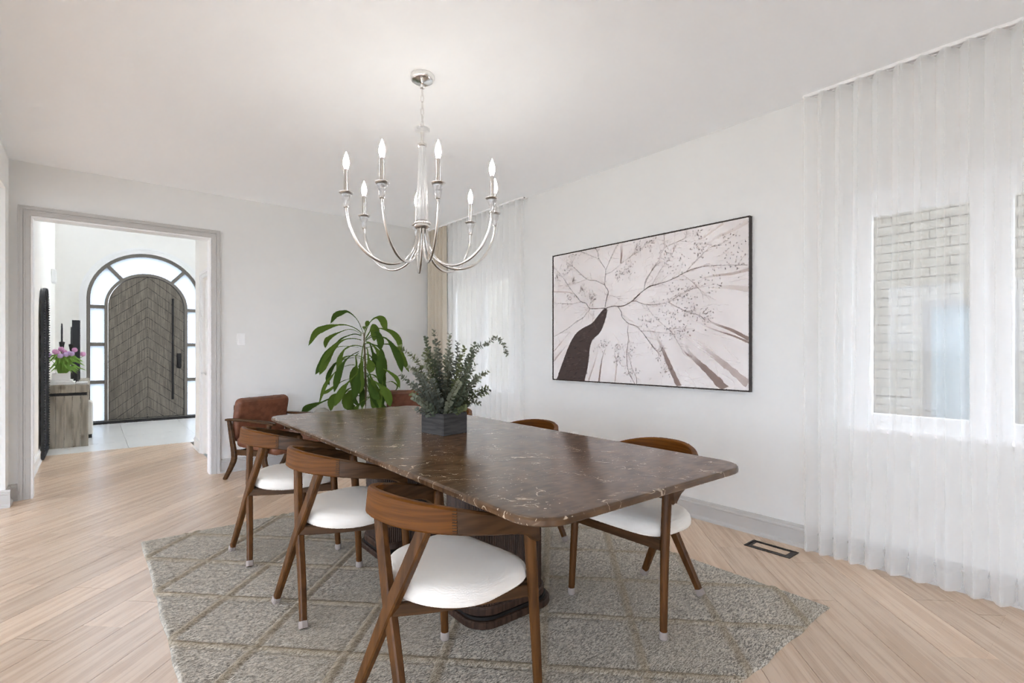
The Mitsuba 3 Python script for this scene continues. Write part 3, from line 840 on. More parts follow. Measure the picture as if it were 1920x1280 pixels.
# ------------------------------------------------------------------ traced proportions of the print and the plants, in their own frames
ART_TRUNK = [(0.023,-0.006),(0.065,0.123),(0.114,0.281),(0.162,0.373),(0.213,0.409),(0.263,0.433),(0.302,0.496),(0.335,0.542),(0.349,0.538),(0.345,0.492),(0.321,0.4),(0.302,0.359),(0.261,0.319),(0.243,0.266),(0.236,0.151),(0.213,-0.004)]
ART_LINES = [
    (0,0.0041,0.0029,[(0.34,0.545),(0.302,0.546),(0.246,0.552),(0.221,0.593),(0.188,0.611),(0.146,0.678)]),
    (0,0.0026,0.0011,[(0.176,0.632),(0.12,0.718),(0.071,0.812),(0.026,0.883),(0.006,0.905)]),
    (0,0.002,0.0012,[(0.188,0.608),(0.114,0.601),(0.003,0.622)]),
    (0,0.0029,0.0012,[(0.246,0.549),(0.239,0.532),(0.226,0.521),(0.203,0.483),(0.162,0.459),(0.093,0.401),(0.003,0.345)]),
    (0,0.0016,0.0012,[(0.273,0.546),(0.266,0.505),(0.266,0.439)]),
    (0,0.0045,0.0041,[(0.338,0.554),(0.347,0.614),(0.356,0.648)]),
    (0,0.004,0.0029,[(0.348,0.615),(0.356,0.651),(0.354,0.677),(0.337,0.714),(0.34,0.779),(0.343,0.826)]),
    (0,0.0026,0.0015,[(0.343,0.826),(0.302,0.917),(0.295,0.964),(0.28,1.002)]),
    (0,0.0018,0.0011,[(0.302,0.917),(0.245,0.957),(0.186,1.001)]),
    (0,0.0026,0.0015,[(0.343,0.826),(0.373,0.908),(0.396,0.968),(0.416,1.001)]),
    (1,0.0022,0.0011,[(0.344,0.794),(0.381,0.808),(0.429,0.852),(0.484,0.893),(0.522,0.919),(0.577,0.969)]),
    (0,0.0029,0.0015,[(0.337,0.714),(0.284,0.755),(0.227,0.778),(0.144,0.882),(0.096,0.932)]),
    (1,0.0015,0.0011,[(0.227,0.778),(0.153,0.758),(0.071,0.755),(-0.002,0.758)]),
    (1,0.0018,0.0011,[(0.354,0.641),(0.393,0.622),(0.421,0.6)]),
    (0,0.0053,0.0041,[(0.345,0.544),(0.386,0.554),(0.435,0.548),(0.487,0.576),(0.531,0.623)]),
    (0,0.004,0.0033,[(0.498,0.593),(0.554,0.647),(0.587,0.671),(0.612,0.671)]),
    (0,0.0037,0.0015,[(0.558,0.651),(0.589,0.668),(0.676,0.691),(0.751,0.733),(0.789,0.746),(0.828,0.751),(0.881,0.747),(0.998,0.724)]),
    (1,0.0022,0.0011,[(0.751,0.733),(0.783,0.781),(0.835,0.845),(0.858,0.864),(0.898,0.866)]),
    (0,0.0026,0.0022,[(0.552,0.652),(0.562,0.714),(0.587,0.763),(0.612,0.806)]),
    (1,0.0022,0.0011,[(0.558,0.69),(0.594,0.781),(0.626,0.836),(0.655,0.91),(0.743,0.948),(0.754,0.991)]),
    (1,0.0015,0.0011,[(0.655,0.91),(0.65,0.997)]),
    (1,0.0018,0.0011,[(0.589,0.668),(0.633,0.768),(0.674,0.83),(0.695,0.881),(0.694,0.905)]),
    (1,0.0015,0.0011,[(0.729,0.719),(0.742,0.71),(0.782,0.657),(0.81,0.608),(0.824,0.565)]),
    (0,0.0029,0.002,[(0.487,0.576),(0.508,0.575),(0.562,0.545),(0.611,0.542)]),
    (1,0.0025,0.0016,[(0.558,0.546),(0.609,0.542),(0.669,0.551),(0.722,0.591)]),
    (1,0.0015,0.0011,[(0.689,0.565),(0.754,0.609),(0.797,0.623)]),
    (1,0.0025,0.0033,[(0.669,0.551),(0.718,0.506),(0.768,0.47),(0.809,0.449),(0.832,0.417)]),
    (1,0.002,0.0012,[(0.562,0.542),(0.594,0.474),(0.648,0.4),(0.685,0.351),(0.725,0.257)]),
    (0,0.0037,0.002,[(0.411,0.549),(0.431,0.507),(0.435,0.472),(0.47,0.424),(0.51,0.402),(0.537,0.367),(0.585,0.281),(0.61,0.232)]),
    (1,0.002,0.0012,[(0.557,0.328),(0.597,0.254),(0.635,0.2)]),
    (1,0.0016,0.0016,[(0.537,0.367),(0.611,0.36)]),
    (1,0.0016,0.0012,[(0.557,0.366),(0.685,0.341)]),
    (1,0.0025,0.0033,[(0.47,0.421),(0.465,0.363),(0.47,0.318),(0.461,0.205),(0.469,0.094),(0.503,0.001)]),
    (2,0.0025,0.0033,[(0.469,0.205),(0.49,0.105),(0.511,0.046),(0.513,0.002)]),
    (2,0.0025,0.0131,[(0.367,0.316),(0.325,0.194),(0.311,0.094),(0.301,-0.001)]),
    (3,0.0025,0.0082,[(0.399,0.274),(0.392,0.217),(0.403,0.137),(0.396,0.005)]),
    (3,0.0033,0.0107,[(0.302,0.277),(0.273,0.134),(0.238,0.004)]),
    (3,0.0033,0.0082,[(0.114,0.381),(0.003,0.225)]),
    (3,0.0049,0.0139,[(0.092,0.275),(0.003,0.148)]),
    (2,0.0082,0.032,[(0.601,0.355),(0.636,0.264),(0.669,0.153),(0.72,-0.002)]),
    (2,0.0102,0.0451,[(0.735,0.287),(0.777,0.195),(0.841,0.107),(0.914,-0.002)]),
    (2,0.0049,0.0123,[(0.725,0.257),(0.753,0.21),(0.777,0.19)]),
    (3,0.0057,0.0389,[(0.781,0.306),(0.841,0.235),(0.915,0.143),(0.998,0.035)]),
    (3,0.0049,0.0082,[(0.801,0.255),(0.88,0.167),(0.911,0.124)]),
    (2,0.0049,0.0184,[(0.809,0.444),(0.871,0.394),(0.937,0.352),(1.001,0.297)]),
    (2,0.0041,0.0107,[(0.778,0.426),(0.865,0.361),(0.943,0.318),(1.001,0.277)]),
    (3,0.0059,0.0165,[(0.776,0.662),(0.852,0.685),(0.937,0.686),(1,0.699)]),
    (4,0.0073,0.0293,[(0.851,0.61),(0.923,0.608),(0.999,0.585)]),
    (4,0.011,0.0183,[(0.838,0.864),(0.87,0.913),(0.938,0.941),(0.997,0.978)]),
    (4,0.0055,0.011,[(0.774,0.908),(0.832,0.937),(0.905,0.994)]),
    (2,0.0227,0.0073,[(0.43,1.003),(0.432,0.926),(0.427,0.855)]),
    (3,0.0095,0.0037,[(0,0.714),(0.096,0.697),(0.139,0.679)])]
ART_LEAVES = [(0.522,0.944,0.05),(0.472,0.81,0.05),(0.139,0.99,0.05),(0.096,0.881,0.05),(0.031,0.819,0.03),(0.195,0.707,0.03),(0.139,0.783,0.02),(0.421,0.769,0.04),(0.581,0.968,0.05),(0.799,0.973,0.06),(0.811,0.862,0.05),(0.924,0.868,0.08),(0.964,0.757,0.06),(0.697,0.802,0.06),(0.703,0.647,0.09),(0.851,0.641,0.08),(0.748,0.585,0.08),(0.321,0.27,0.05),(0.413,0.251,0.04),(0.408,0.166,0.03),(0.478,0.228,0.05),(0.561,0.434,0.05),(0.482,0.072,0.04),(0.636,0.502,0.08),(0.711,0.468,0.06),(0.692,0.351,0.06),(0.746,0.363,0.05),(0.632,0.221,0.06),(0.662,0.106,0.04),(0.832,0.442,0.05),(0.782,0.497,0.05),(0.114,0.651,0.05),(0.263,0.625,0.04),(0.647,0.87,0.06),(0.24,0.657,0.04)]
CORN_LEAVES = [
    (0.056, [(-0.023,0.815),(-0.070,0.918),(-0.127,0.993),(-0.211,1.050),(-0.276,1.042),(-0.361,1.012),(-0.419,0.926)]),
    (0.073, [(-0.028,0.806),(-0.089,0.862),(-0.173,0.897),(-0.258,0.895),(-0.361,0.867),(-0.445,0.815),(-0.501,0.679)]),
    (0.049, [(-0.033,0.792),(-0.108,0.843),(-0.192,0.855),(-0.276,0.829),(-0.351,0.797),(-0.417,0.754),(-0.445,0.712),(-0.453,0.656)]),
    (0.098, [(-0.042,0.787),(-0.108,0.806),(-0.183,0.787),(-0.258,0.750),(-0.314,0.684),(-0.389,0.600),(-0.464,0.478),(-0.515,0.375)]),
    (0.089, [(-0.042,0.740),(-0.117,0.757),(-0.201,0.748),(-0.276,0.703),(-0.361,0.600),(-0.417,0.478),(-0.450,0.375)]),
    (0.042, [(-0.070,0.665),(-0.201,0.675),(-0.305,0.656),(-0.370,0.581),(-0.398,0.506)]),
    (0.075, [(-0.070,0.619),(-0.145,0.572),(-0.201,0.506),(-0.248,0.384),(-0.276,0.197)]),
    (0.098, [(-0.070,0.600),(-0.108,0.572),(-0.108,0.469),(-0.145,0.375),(-0.164,0.206)]),
    (0.092, [(-0.014,0.722),(-0.033,0.600),(-0.042,0.469),(-0.061,0.328),(-0.070,0.178)]),
    (0.108, [(0.005,0.722),(0.042,0.703),(0.070,0.600),(0.108,0.525),(0.117,0.455)]),
    (0.094, [(0.005,0.722),(0.052,0.712),(0.127,0.637),(0.183,0.515),(0.211,0.347)]),
    (0.086, [(0.000,0.750),(0.042,0.815),(0.080,0.900),(0.108,0.843),(0.098,0.731)]),
    (0.075, [(0.000,0.740),(0.070,0.797),(0.127,0.825),(0.164,0.750),(0.183,0.642)]),
    (0.075, [(-0.005,0.815),(0.061,0.928),(0.136,0.975),(0.211,0.947),(0.267,0.834)]),
    (0.058, [(0.000,0.759),(0.061,0.834),(0.145,0.862),(0.230,0.853),(0.323,0.815),(0.398,0.731),(0.426,0.600)]),
    (0.070, [(0.000,0.731),(0.080,0.773),(0.192,0.773),(0.267,0.740),(0.342,0.647),(0.408,0.525),(0.440,0.403)]),
    (0.066, [(0.000,0.656),(0.108,0.684),(0.230,0.698),(0.323,0.647),(0.370,0.562),(0.445,0.394)]),
    (0.045, [(0.000,0.431),(0.061,0.455),(0.136,0.464),(0.248,0.431),(0.351,0.366),(0.398,0.319),(0.431,0.244)]),
    (0.045, [(-0.014,0.525),(-0.089,0.553),(-0.201,0.544),(-0.314,0.506),(-0.380,0.431),(-0.426,0.328),(-0.412,0.253)]),
    (0.052, [(-0.009,0.431),(-0.127,0.478),(-0.258,0.436),(-0.342,0.347),(-0.398,0.253),(-0.445,0.066)]),
    (0.089, [(0.005,0.515),(0.023,0.450),(0.070,0.328),(0.127,0.187),(0.173,0.047)]),
    (0.070, [(0.005,0.337),(0.061,0.375),(0.136,0.347),(0.201,0.262),(0.211,0.047)]),
    (0.084, [(0.007,0.300),(0.080,0.319),(0.173,0.272),(0.267,0.187),(0.323,0.056)]),
    (0.017, [(0.005,0.225),(0.108,0.253),(0.201,0.281),(0.267,0.295),(0.323,0.244),(0.295,0.187)]),
    (0.080, [(0.000,0.281),(-0.023,0.234),(-0.033,0.178),(-0.047,0.009)]),
    (0.122, [(0.000,0.300),(-0.070,0.244),(-0.145,0.150),(-0.201,0.009)]),
    (0.080, [(-0.014,0.234),(-0.220,0.187),(-0.342,0.131),(-0.351,-0.009)]),
    (0.066, [(0.000,0.150),(-0.295,0.141),(-0.473,0.075),(-0.614,0.019),(-0.679,-0.037)]),
    (0.033, [(-0.014,0.300),(-0.145,0.328),(-0.248,0.291),(-0.361,0.206),(-0.426,0.178)]),
    (0.066, [(0.005,0.094),(0.080,0.150),(0.145,0.131),(0.173,0.019)]),
    (0.075, [(-0.003,0.394),(0.042,0.375),(0.070,0.281),(0.136,0.178),(0.201,0.131)]),
    (0.080, [(-0.003,0.469),(-0.108,0.347),(-0.201,0.225),(-0.258,0.056)]),
    (0.037, [(0.003,0.103),(0.042,0.159),(0.098,0.225),(0.127,0.253)]),
    (0.042, [(0.000,0.187),(-0.070,0.225),(-0.117,0.131),(-0.070,0.037)]),
    (0.037, [(0.000,0.815),(-0.014,0.862),(-0.014,0.890)]),
    (0.047, [(-0.003,0.787),(0.014,0.881),(0.042,0.947)])]
EUCALYPTUS_STEMS = [
    [(-0.009,0.000),(-0.038,0.251),(-0.074,0.473)],
    [(-0.024,0.000),(-0.083,0.251),(-0.130,0.432)],
    [(0.006,0.000),(0.012,0.251),(0.003,0.453)],
    [(-0.038,0.000),(-0.112,0.251),(-0.157,0.325),(-0.222,0.376)],
    [(0.036,0.000),(0.065,0.222),(0.077,0.402)],
    [(0.050,0.000),(0.124,0.251),(0.180,0.370),(0.234,0.396),(0.284,0.429),(0.325,0.396),(0.346,0.334)],
    [(0.050,0.000),(0.124,0.222),(0.180,0.388)],
    [(0.059,0.000),(0.154,0.178),(0.257,0.246)],
    [(0.059,-0.009),(0.169,0.118),(0.251,0.157)],
    [(0.059,-0.009),(0.183,0.109),(0.251,0.142)],
    [(0.065,-0.009),(0.154,0.068),(0.213,0.068)],
    [(-0.038,0.000),(-0.112,0.104),(-0.178,0.178),(-0.228,0.225)],
    [(-0.030,0.000),(-0.083,0.163),(-0.127,0.237),(-0.178,0.272)],
    [(-0.024,0.000),(-0.065,0.222),(-0.098,0.370)],
    [(-0.006,0.000),(-0.018,0.222),(-0.036,0.399)],
    [(0.000,0.000),(0.030,0.222),(0.041,0.340)],
    [(0.021,0.000),(0.095,0.192),(0.142,0.311)],
    [(0.021,0.000),(0.109,0.133),(0.198,0.207)],
    [(0.036,0.000),(0.139,0.089),(0.228,0.127)],
    [(-0.047,0.000),(-0.098,0.118),(-0.142,0.186)],
    [(-0.038,0.000),(-0.083,0.074),(-0.127,0.118)],
    [(-0.018,0.000),(-0.038,0.133),(-0.065,0.311)],
    [(0.006,0.000),(0.050,0.104),(0.101,0.251)],
    [(0.030,0.000),(0.065,0.059),(0.130,0.118)],
    [(0.000,0.000),(0.000,0.104),(-0.012,0.281)],
    [(-0.024,0.000),(-0.059,0.089),(-0.098,0.222)],
    [(0.012,0.000),(0.036,0.074),(0.059,0.186)],
    [(-0.006,0.000),(-0.024,0.059),(-0.047,0.157)],
    [(0.041,-0.009),(0.071,0.030),(0.118,0.053)],
    [(-0.041,-0.009),(-0.083,0.021),(-0.124,0.044)],
    [(0.021,-0.009),(0.030,0.015),(0.053,0.068)],
    [(-0.018,-0.009),(-0.036,0.015),(-0.059,0.068)],
    [(0.006,0.000),(-0.006,0.163),(-0.053,0.355)],
    [(0.024,0.000),(0.059,0.163),(0.118,0.370)],
    [(-0.018,0.000),(-0.055,0.117),(-0.089,0.234)],
    [(0.007,0.000),(0.002,0.139),(0.035,0.279)],
    [(-0.033,0.000),(-0.102,0.130),(-0.166,0.261)],
    [(-0.018,0.000),(-0.052,0.171),(-0.090,0.341)],
    [(0.023,0.000),(0.070,0.104),(0.114,0.207)],
    [(-0.024,0.000),(-0.052,0.121),(-0.119,0.241)],
    [(0.002,0.000),(0.011,0.162),(0.008,0.323)],
    [(-0.030,0.000),(-0.079,0.127),(-0.148,0.253)],
    [(-0.014,0.000),(-0.023,0.057),(-0.068,0.115)],
    [(-0.002,0.000),(0.010,0.158),(-0.009,0.317)],
    [(0.015,0.000),(0.037,0.167),(0.073,0.334)],
    [(0.020,0.000),(0.075,0.102),(0.102,0.204)],
    [(0.026,0.000),(0.058,0.058),(0.129,0.117)],
    [(-0.019,0.000),(-0.056,0.165),(-0.096,0.330)],
    [(0.009,0.000),(0.024,0.095),(0.043,0.190)],
    [(-0.008,0.000),(-0.018,0.102),(-0.039,0.205)],
    [(0.006,0.000),(0.023,0.178),(0.029,0.356)],
    [(0.029,0.000),(0.101,0.138),(0.146,0.276)],
    [(0.012,0.000),(0.047,0.075),(0.058,0.150)],
    [(0.032,0.000),(0.091,0.139),(0.158,0.279)],
    [(0.015,0.000),(0.054,0.079),(0.073,0.158)],
    [(0.005,0.000),(-0.003,0.096),(0.025,0.192)],
    [(0.024,0.000),(0.051,0.160),(0.120,0.321)],
    [(0.020,0.000),(0.043,0.098),(0.102,0.197)],
    [(-0.014,0.000),(-0.024,0.149),(-0.070,0.298)],
    [(-0.031,0.000),(-0.105,0.110),(-0.155,0.220)],
    [(0.015,0.000),(0.057,0.094),(0.074,0.187)],
    [(0.033,0.000),(0.111,0.097),(0.163,0.193)],
    [(-0.013,0.000),(-0.032,0.063),(-0.065,0.127)],
    [(-0.032,0.000),(-0.093,0.065),(-0.159,0.131)]]
BULB_L = 3.6

# ------------------------------------------------------------------ chandelier
CX, CY = 1.419, 2.501
chand = thing('chandelier', 'eight-armed polished nickel and crystal candle chandelier hanging on a chain above the table', 'chandelier')
at = (CX, CY)
part(chand, 'canopy', lathe([(0.012, 2.700), (0.055, 2.707), (0.062, 2.712), (0.066, 2.722), (0.066, 2.739)], 40, at), CHROME, 40, label='round nickel ceiling canopy')
part(chand, 'canopy_loop', cat(lathe([(0.004, 2.664), (0.012, 2.668), (0.014, 2.678), (0.010, 2.690), (0.006, 2.702)], 20, at)), CHROME, 40)


def chain_link(z, turn):
    a = np.linspace(0, 2 * np.pi, 21)[:-1]
    P = np.stack([0.0085 * np.cos(a), 0 * a, 0.0185 * np.sin(a) + 0.004 * np.sign(np.sin(a))], 1)
    n, r = len(P), 0.0021
    t = np.roll(P, -1, 0) - np.roll(P, 1, 0)
    t /= np.linalg.norm(t, axis=1, keepdims=True)
    b = np.array([0, 1.0, 0])
    nrm = np.cross(t, b)
    g = np.arange(6) * np.pi / 3
    R = P[:, None] + r * (np.cos(g)[None, :, None] * nrm[:, None] + np.sin(g)[None, :, None] * b)
    v = R.reshape(-1, 3)
    i, j = np.meshgrid(np.arange(n), np.arange(6), indexing='ij')
    q = np.stack([i * 6 + j, ((i + 1) % n) * 6 + j, ((i + 1) % n) * 6 + (j + 1) % 6, i * 6 + (j + 1) % 6], -1).reshape(-1, 4)
    return xf(M(v, np.vstack([q[:, [0, 1, 2]], q[:, [0, 2, 3]]])), rotz(turn, (CX, CY, z)))


for k in range(6):
    part(chand, 'chain_link', chain_link(2.648 - k * 0.0365, 0.7 + k * math.pi / 2), CHROME, True)
part(chand, 'crystal_ring', lathe([(0.010, 2.424), (0.038, 2.428), (0.044, 2.436), (0.040, 2.446), (0.012, 2.450)], 24, at, 12, 0.10), CRYSTAL)
part(chand, 'stem_rod', lathe([(0.006, 2.364), (0.009, 2.37), (0.007, 2.40), (0.011, 2.42), (0.010, 2.425)], 20, at), CHROME, 40)
part(chand, 'column_cap', lathe([(0.021, 2.343), (0.0245, 2.347), (0.0245, 2.358), (0.012, 2.366)], 32, at), CHROME, 40)
part(chand, 'crystal_column', lathe([(0.034, 1.931), (0.033, 2.0), (0.0285, 2.13), (0.0225, 2.28), (0.0195, 2.343)], 72, at, 12, 0.10), CRYSTAL, 25, label='tapering fluted crystal column')
beads = []
for k in range(22):
    a = 2 * math.pi * k / 22
    b = trimesh.creation.icosphere(1, 0.0075)
    b.apply_translation((CX + 0.041 * math.cos(a), CY + 0.041 * math.sin(a), 1.915))
    beads.append(b)
part(chand, 'beaded_collar', cat(lathe([(0.037, 1.904), (0.037, 1.927)], 32, at), *beads), CHROME, 30)
part(chand, 'hub', lathe([(0.0, 1.86), (0.012, 1.862), (0.018, 1.875), (0.042, 1.888), (0.047, 1.896), (0.044, 1.904)], 32, at), CHROME, 40)
R_ARM = 0.425
BULB = mat('bulb', principled(lin(250, 246, 238), 0.3, 0.5))
arm_prof = smooth_path([(0.024, 1.895), (0.030, 1.84), (0.052, 1.765), (0.105, 1.700), (0.19, 1.672), (0.28, 1.692), (0.355, 1.75), (0.402, 1.83), (0.421, 1.90), (0.425, 1.945)], 40)
for deg in (16.0, 65.0, 113.8, 176.8, 214.0, 250.6, 298.8, 340.0):
    a = math.radians(deg)
    c, s = math.cos(a), math.sin(a)
    P = np.stack([CX + arm_prof[:, 0] * c, CY + arm_prof[:, 0] * s, arm_prof[:, 1]], 1)
    arm = part(chand, 'arm', tube(P, 0.0072, 10, up=(-s, c, 0.0)), CHROME, 40)
    pos = (CX + R_ARM * c, CY + R_ARM * s)
    part(arm, 'crystal_cup', lathe([(0.011, 1.940), (0.014, 1.950), (0.016, 1.968), (0.026, 1.992), (0.027, 1.998), (0.010, 1.999)], 24, pos, 8, 0.08), CRYSTAL, label='faceted crystal cup')
    part(arm, 'cup_ferrule', lathe([(0.010, 1.932), (0.013, 1.934), (0.013, 1.940), (0.009, 1.942)], 20, pos), CHROME, 40)
    part(arm, 'drip_dish', lathe([(0.012, 1.999), (0.028, 2.001), (0.035, 2.007), (0.036, 2.011), (0.033, 2.011), (0.012, 2.006)], 32, pos), CHROME, 40, label='nickel drip dish')
    part(arm, 'candle_sleeve', lathe([(0.0115, 2.006), (0.0115, 2.120), (0.010, 2.126)], 24, pos), CHROME, 40)
    part(arm, 'bulb', lathe([(0.008, 2.124), (0.0115, 2.134), (0.0165, 2.155), (0.0165, 2.165), (0.0125, 2.188), (0.006, 2.205), (0.0015, 2.217)], 14, pos), BULB, True, label='lit candle bulb',
         emitter={'type': 'area', 'radiance': rgb(BULB_L * 1.0, BULB_L * 0.96, BULB_L * 0.90)})

# ------------------------------------------------------------------ picture
PY0, PY1, PZ0, PZ1 = 1.577, 3.435, 0.934, 2.097
art = thing('framed_picture', 'large black framed print of a misty forest seen up a dark tree trunk', 'picture')
XF = XW - 0.036
ring = sbox(PY0, PZ0, PY1, PZ1).difference(sbox(PY0 + 0.007, PZ0 + 0.007, PY1 - 0.007, PZ1 - 0.007))
part(art, 'frame', prism(ring, XF, XW - 0.001, 'x'), FRAME, label='thin black floating frame')


def art_print():
    """The printed canvas: thin flat colour areas, each a fraction of a millimetre over the last."""
    V, F, C = [], [], []
    n = [0]

    def add(v2, f, col, layer):
        v2 = np.clip(np.asarray(v2, float), 0.0, 1.0)
        yy = (PY1 - 0.009) - v2[:, 0] * (PY1 - PY0 - 0.018)
        zz = (PZ0 + 0.009) + v2[:, 1] * (PZ1 - PZ0 - 0.018)
        V.append(np.stack([np.full(len(v2), XF + 0.006 - layer), yy, zz], 1))
        F.append(np.asarray(f) + n[0])
        C.append(np.asarray(col, float) if np.ndim(col) == 2 else np.tile(col, (len(v2), 1)))
        n[0] += len(v2)

    g = np.linspace(0, 1, 60)
    S, U = np.meshgrid(g, g, indexing='ij')
    k = np.arange(59)
    i, j = np.meshgrid(k, k, indexing='ij')
    q = np.stack([i * 60 + j, (i + 1) * 60 + j, (i + 1) * 60 + j + 1, i * 60 + j + 1], -1).reshape(-1, 4)
    st = np.stack([S, U], -1).reshape(-1, 2)
    mist = meshkit.fbm(np.column_stack([st * [5, 4], np.zeros(len(st))]), 3, 2)
    pale, pink = np.array(lin(236, 231, 230)), np.array(lin(224, 217, 215))
    col = pale + (pink - pale) * np.clip((mist - 0.35) * 2.2, 0, 1)[:, None]
    add(st, np.vstack([q[:, [0, 1, 2]], q[:, [0, 2, 3]]]), col, 0)
    tones = [lin(62, 50, 48), lin(108, 92, 88), lin(146, 128, 121), lin(190, 176, 171), lin(212, 202, 198)]
    asp = (PY1 - PY0) / (PZ1 - PZ0)
    lay = 0.0003
    r = np.random.default_rng(5)

    def stroke(pts, w0, w1, colr, layer, taper=False):
        P = smooth_path(pts, max(8, 7 * len(pts)))
        A = P * [asp, 1]
        t = np.gradient(A, axis=0)
        t /= np.linalg.norm(t, axis=1, keepdims=True) + 1e-9
        nn = np.stack([-t[:, 1], t[:, 0]], 1)
        w = np.linspace(w0, w1, len(P)) * asp / 2
        w = w * (0.85 + 0.3 * r.random(len(P)))
        a, b = (A + nn * w[:, None]) / [asp, 1], (A - nn * w[:, None]) / [asp, 1]
        v = np.vstack([a, b])
        m = len(P)
        kk = np.arange(m - 1)
        q = np.stack([kk, kk + 1, m + kk + 1, m + kk], 1)
        if taper:                                # far trunks fade into the mist at their tops
            u = np.clip(np.linspace(0, 1, m) / 0.55, 0, 1)[:, None]
            cc = pale * (1 - u) + np.array(colr) * u
            colr = np.vstack([cc, cc])
        add(v, np.vstack([q[:, [0, 1, 2]], q[:, [0, 2, 3]]]), colr, layer)

    # faint twigs everywhere in the mist
    for _ in range(170):
        p = r.random(2)
        d = p - [0.34, 0.55]
        d = d / (np.linalg.norm(d) + 1e-6) + r.normal(0, 0.5, 2)
        L = r.uniform(0.03, 0.11)
        pts = [p, p + d * L * 0.5 + r.normal(0, 0.006, 2), p + d * L + r.normal(0, 0.01, 2)]
        stroke(pts, 0.0011, 0.0006, tones[4], lay)
    order = sorted(range(len(ART_LINES)), key=lambda k: -ART_LINES[k][0])
    for k in order:
        tone, w0, w1, pts = ART_LINES[k]
        stroke(pts, w0 * 0.62, w1 * 0.75, tones[tone], lay * (2 + 4 - tone), taper=tone >= 2 and w1 > 0.006)
        if tone <= 1:
            P = smooth_path(pts, 24)
            for _ in range(4 + int(45 * np.linalg.norm(P[-1] - P[0]))):
                b = P[r.integers(4, 24)]
                d = (P[-1] - P[0]) / (np.linalg.norm(P[-1] - P[0]) + 1e-6) + r.normal(0, 0.9, 2)
                L = r.uniform(0.012, 0.05)
                stroke([b, b + d * L * 0.5 + r.normal(0, 0.004, 2), b + d * L + r.normal(0, 0.008, 2)], 0.0009, 0.0005, tones[2 if r.random() < 0.5 else 3], lay * 5)
    Q = np.array(ART_TRUNK)
    for _ in range(2):                           # round the traced outline, keeping its two ends
        N = np.roll(Q, -1, 0)
        Q = np.stack([0.75 * Q + 0.25 * N, 0.25 * Q + 0.75 * N], 1).reshape(-1, 2)
    tp = Polygon(Q).buffer(0.003).union(Polygon([ART_TRUNK[0], ART_TRUNK[1], ART_TRUNK[-2], ART_TRUNK[-1]])).buffer(0.002).buffer(-0.002)
    tr = trimesh.creation.triangulate_polygon(tp, engine='earcut')
    add(tr[0], tr[1], np.array(lin(74, 62, 59)), lay * 8)
    for _ in range(420):                         # bark marks
        p = np.array([r.uniform(0.0, 0.36), r.uniform(0.0, 0.55)])
        if tp.buffer(-0.006).contains(Point(*p)):
            L = r.uniform(0.008, 0.02)
            stroke([p, p + [L * 0.6, L * 0.35], p + [L, L * 0.1]], 0.0022, 0.0010, np.array(lin(*([44, 36, 35] if r.random() < 0.6 else [104, 91, 86]))), lay * 9)
    for cx, cy, rad in ART_LEAVES:
        for _ in range(int(26 + 240 * rad)):
            p = np.array([cx, cy]) + r.normal(0, rad * 0.5, 2) * [1 / 1.3, 1.2]
            if not (0.01 < p[0] < 0.99 and 0.01 < p[1] < 0.99):
                continue
            a, L = r.uniform(0, 6.28), r.uniform(0.003, 0.0075)
            d = np.array([math.cos(a) / asp, math.sin(a)]) * L
            e = np.array([-math.sin(a) / asp, math.cos(a)]) * L * 0.42
            add([p - d, p + e, p + d, p - e], [[0, 1, 2], [0, 2, 3]], np.array(tones[int(r.choice([0, 1, 2], p=[0.45, 0.3, 0.25]))]), lay * 10)
    return M(np.vstack(V), np.vstack(F)), np.vstack(C)


pm, pc = art_print()
part(art, 'print', pm, PRINT, False, color=pc, label='misty forest print')

# ------------------------------------------------------------------ curtains
TR0, TR1 = 3.293, 3.333


def wave_sheet(y0, y1, z0, z1, lam, amp, xc=3.318, drift=0.5, nz=26, seed=1, off=0.0, pinch=0.25):
    """A ripple-fold sheet hanging from z1 to z0."""
    ny = int((y1 - y0) / lam * 22)
    s, z = np.linspace(0, 1, ny), np.linspace(z0, z1, nz)
    S, Z = np.meshgrid(s, z, indexing='ij')
    down = np.clip((H - Z) / H, 0, 1) ** 1.5
    yy = y0 + S * (y1 - y0)
    wander = (meshkit.fbm(np.stack([yy * 2.2, Z * 0.25, 0 * Z + seed], -1), 2, seed) - 0.5) * drift * down
    ph = 2 * np.pi * (yy / lam + wander * 2.2)
    big = 1 + 0.55 * down * (meshkit.noise(np.stack([yy * 5.5, Z * 0.2, 0 * Z + 2 + seed], -1), seed) - 0.4)
    X = xc - amp * big * np.tanh(1.7 * np.sin(ph) + 0.35) / math.tanh(1.9) - off
    Y = yy + pinch * lam * np.sin(2 * ph) * 0.4
    v = np.stack([X, Y, Z], -1).reshape(-1, 3)
    i, j = np.meshgrid(np.arange(ny - 1), np.arange(nz - 1), indexing='ij')
    q = np.stack([i * nz + j, (i + 1) * nz + j, (i + 1) * nz + j + 1, i * nz + j + 1], -1).reshape(-1, 4)
    return M(v, np.vstack([q[:, [0, 1, 2]], q[:, [0, 2, 3]]]))


def sheer(label, y0, y1, lam, seed):
    key = thing('sheer_curtain', label, 'curtain')
    part(key, 'panel', wave_sheet(y0, y1, 0.105, 2.69, lam, 0.042, seed=seed), SHEER, True)
    part(key, 'hem', wave_sheet(y0, y1, 0.012, 0.105, lam, 0.042, seed=seed, nz=4), HEM, True, label='denser stitched hem')
    part(key, 'header_tape', wave_sheet(y0, y1, 2.69, 2.722, lam, 0.042, seed=seed, nz=3), HEM, True, label='denser header tape')
    return key


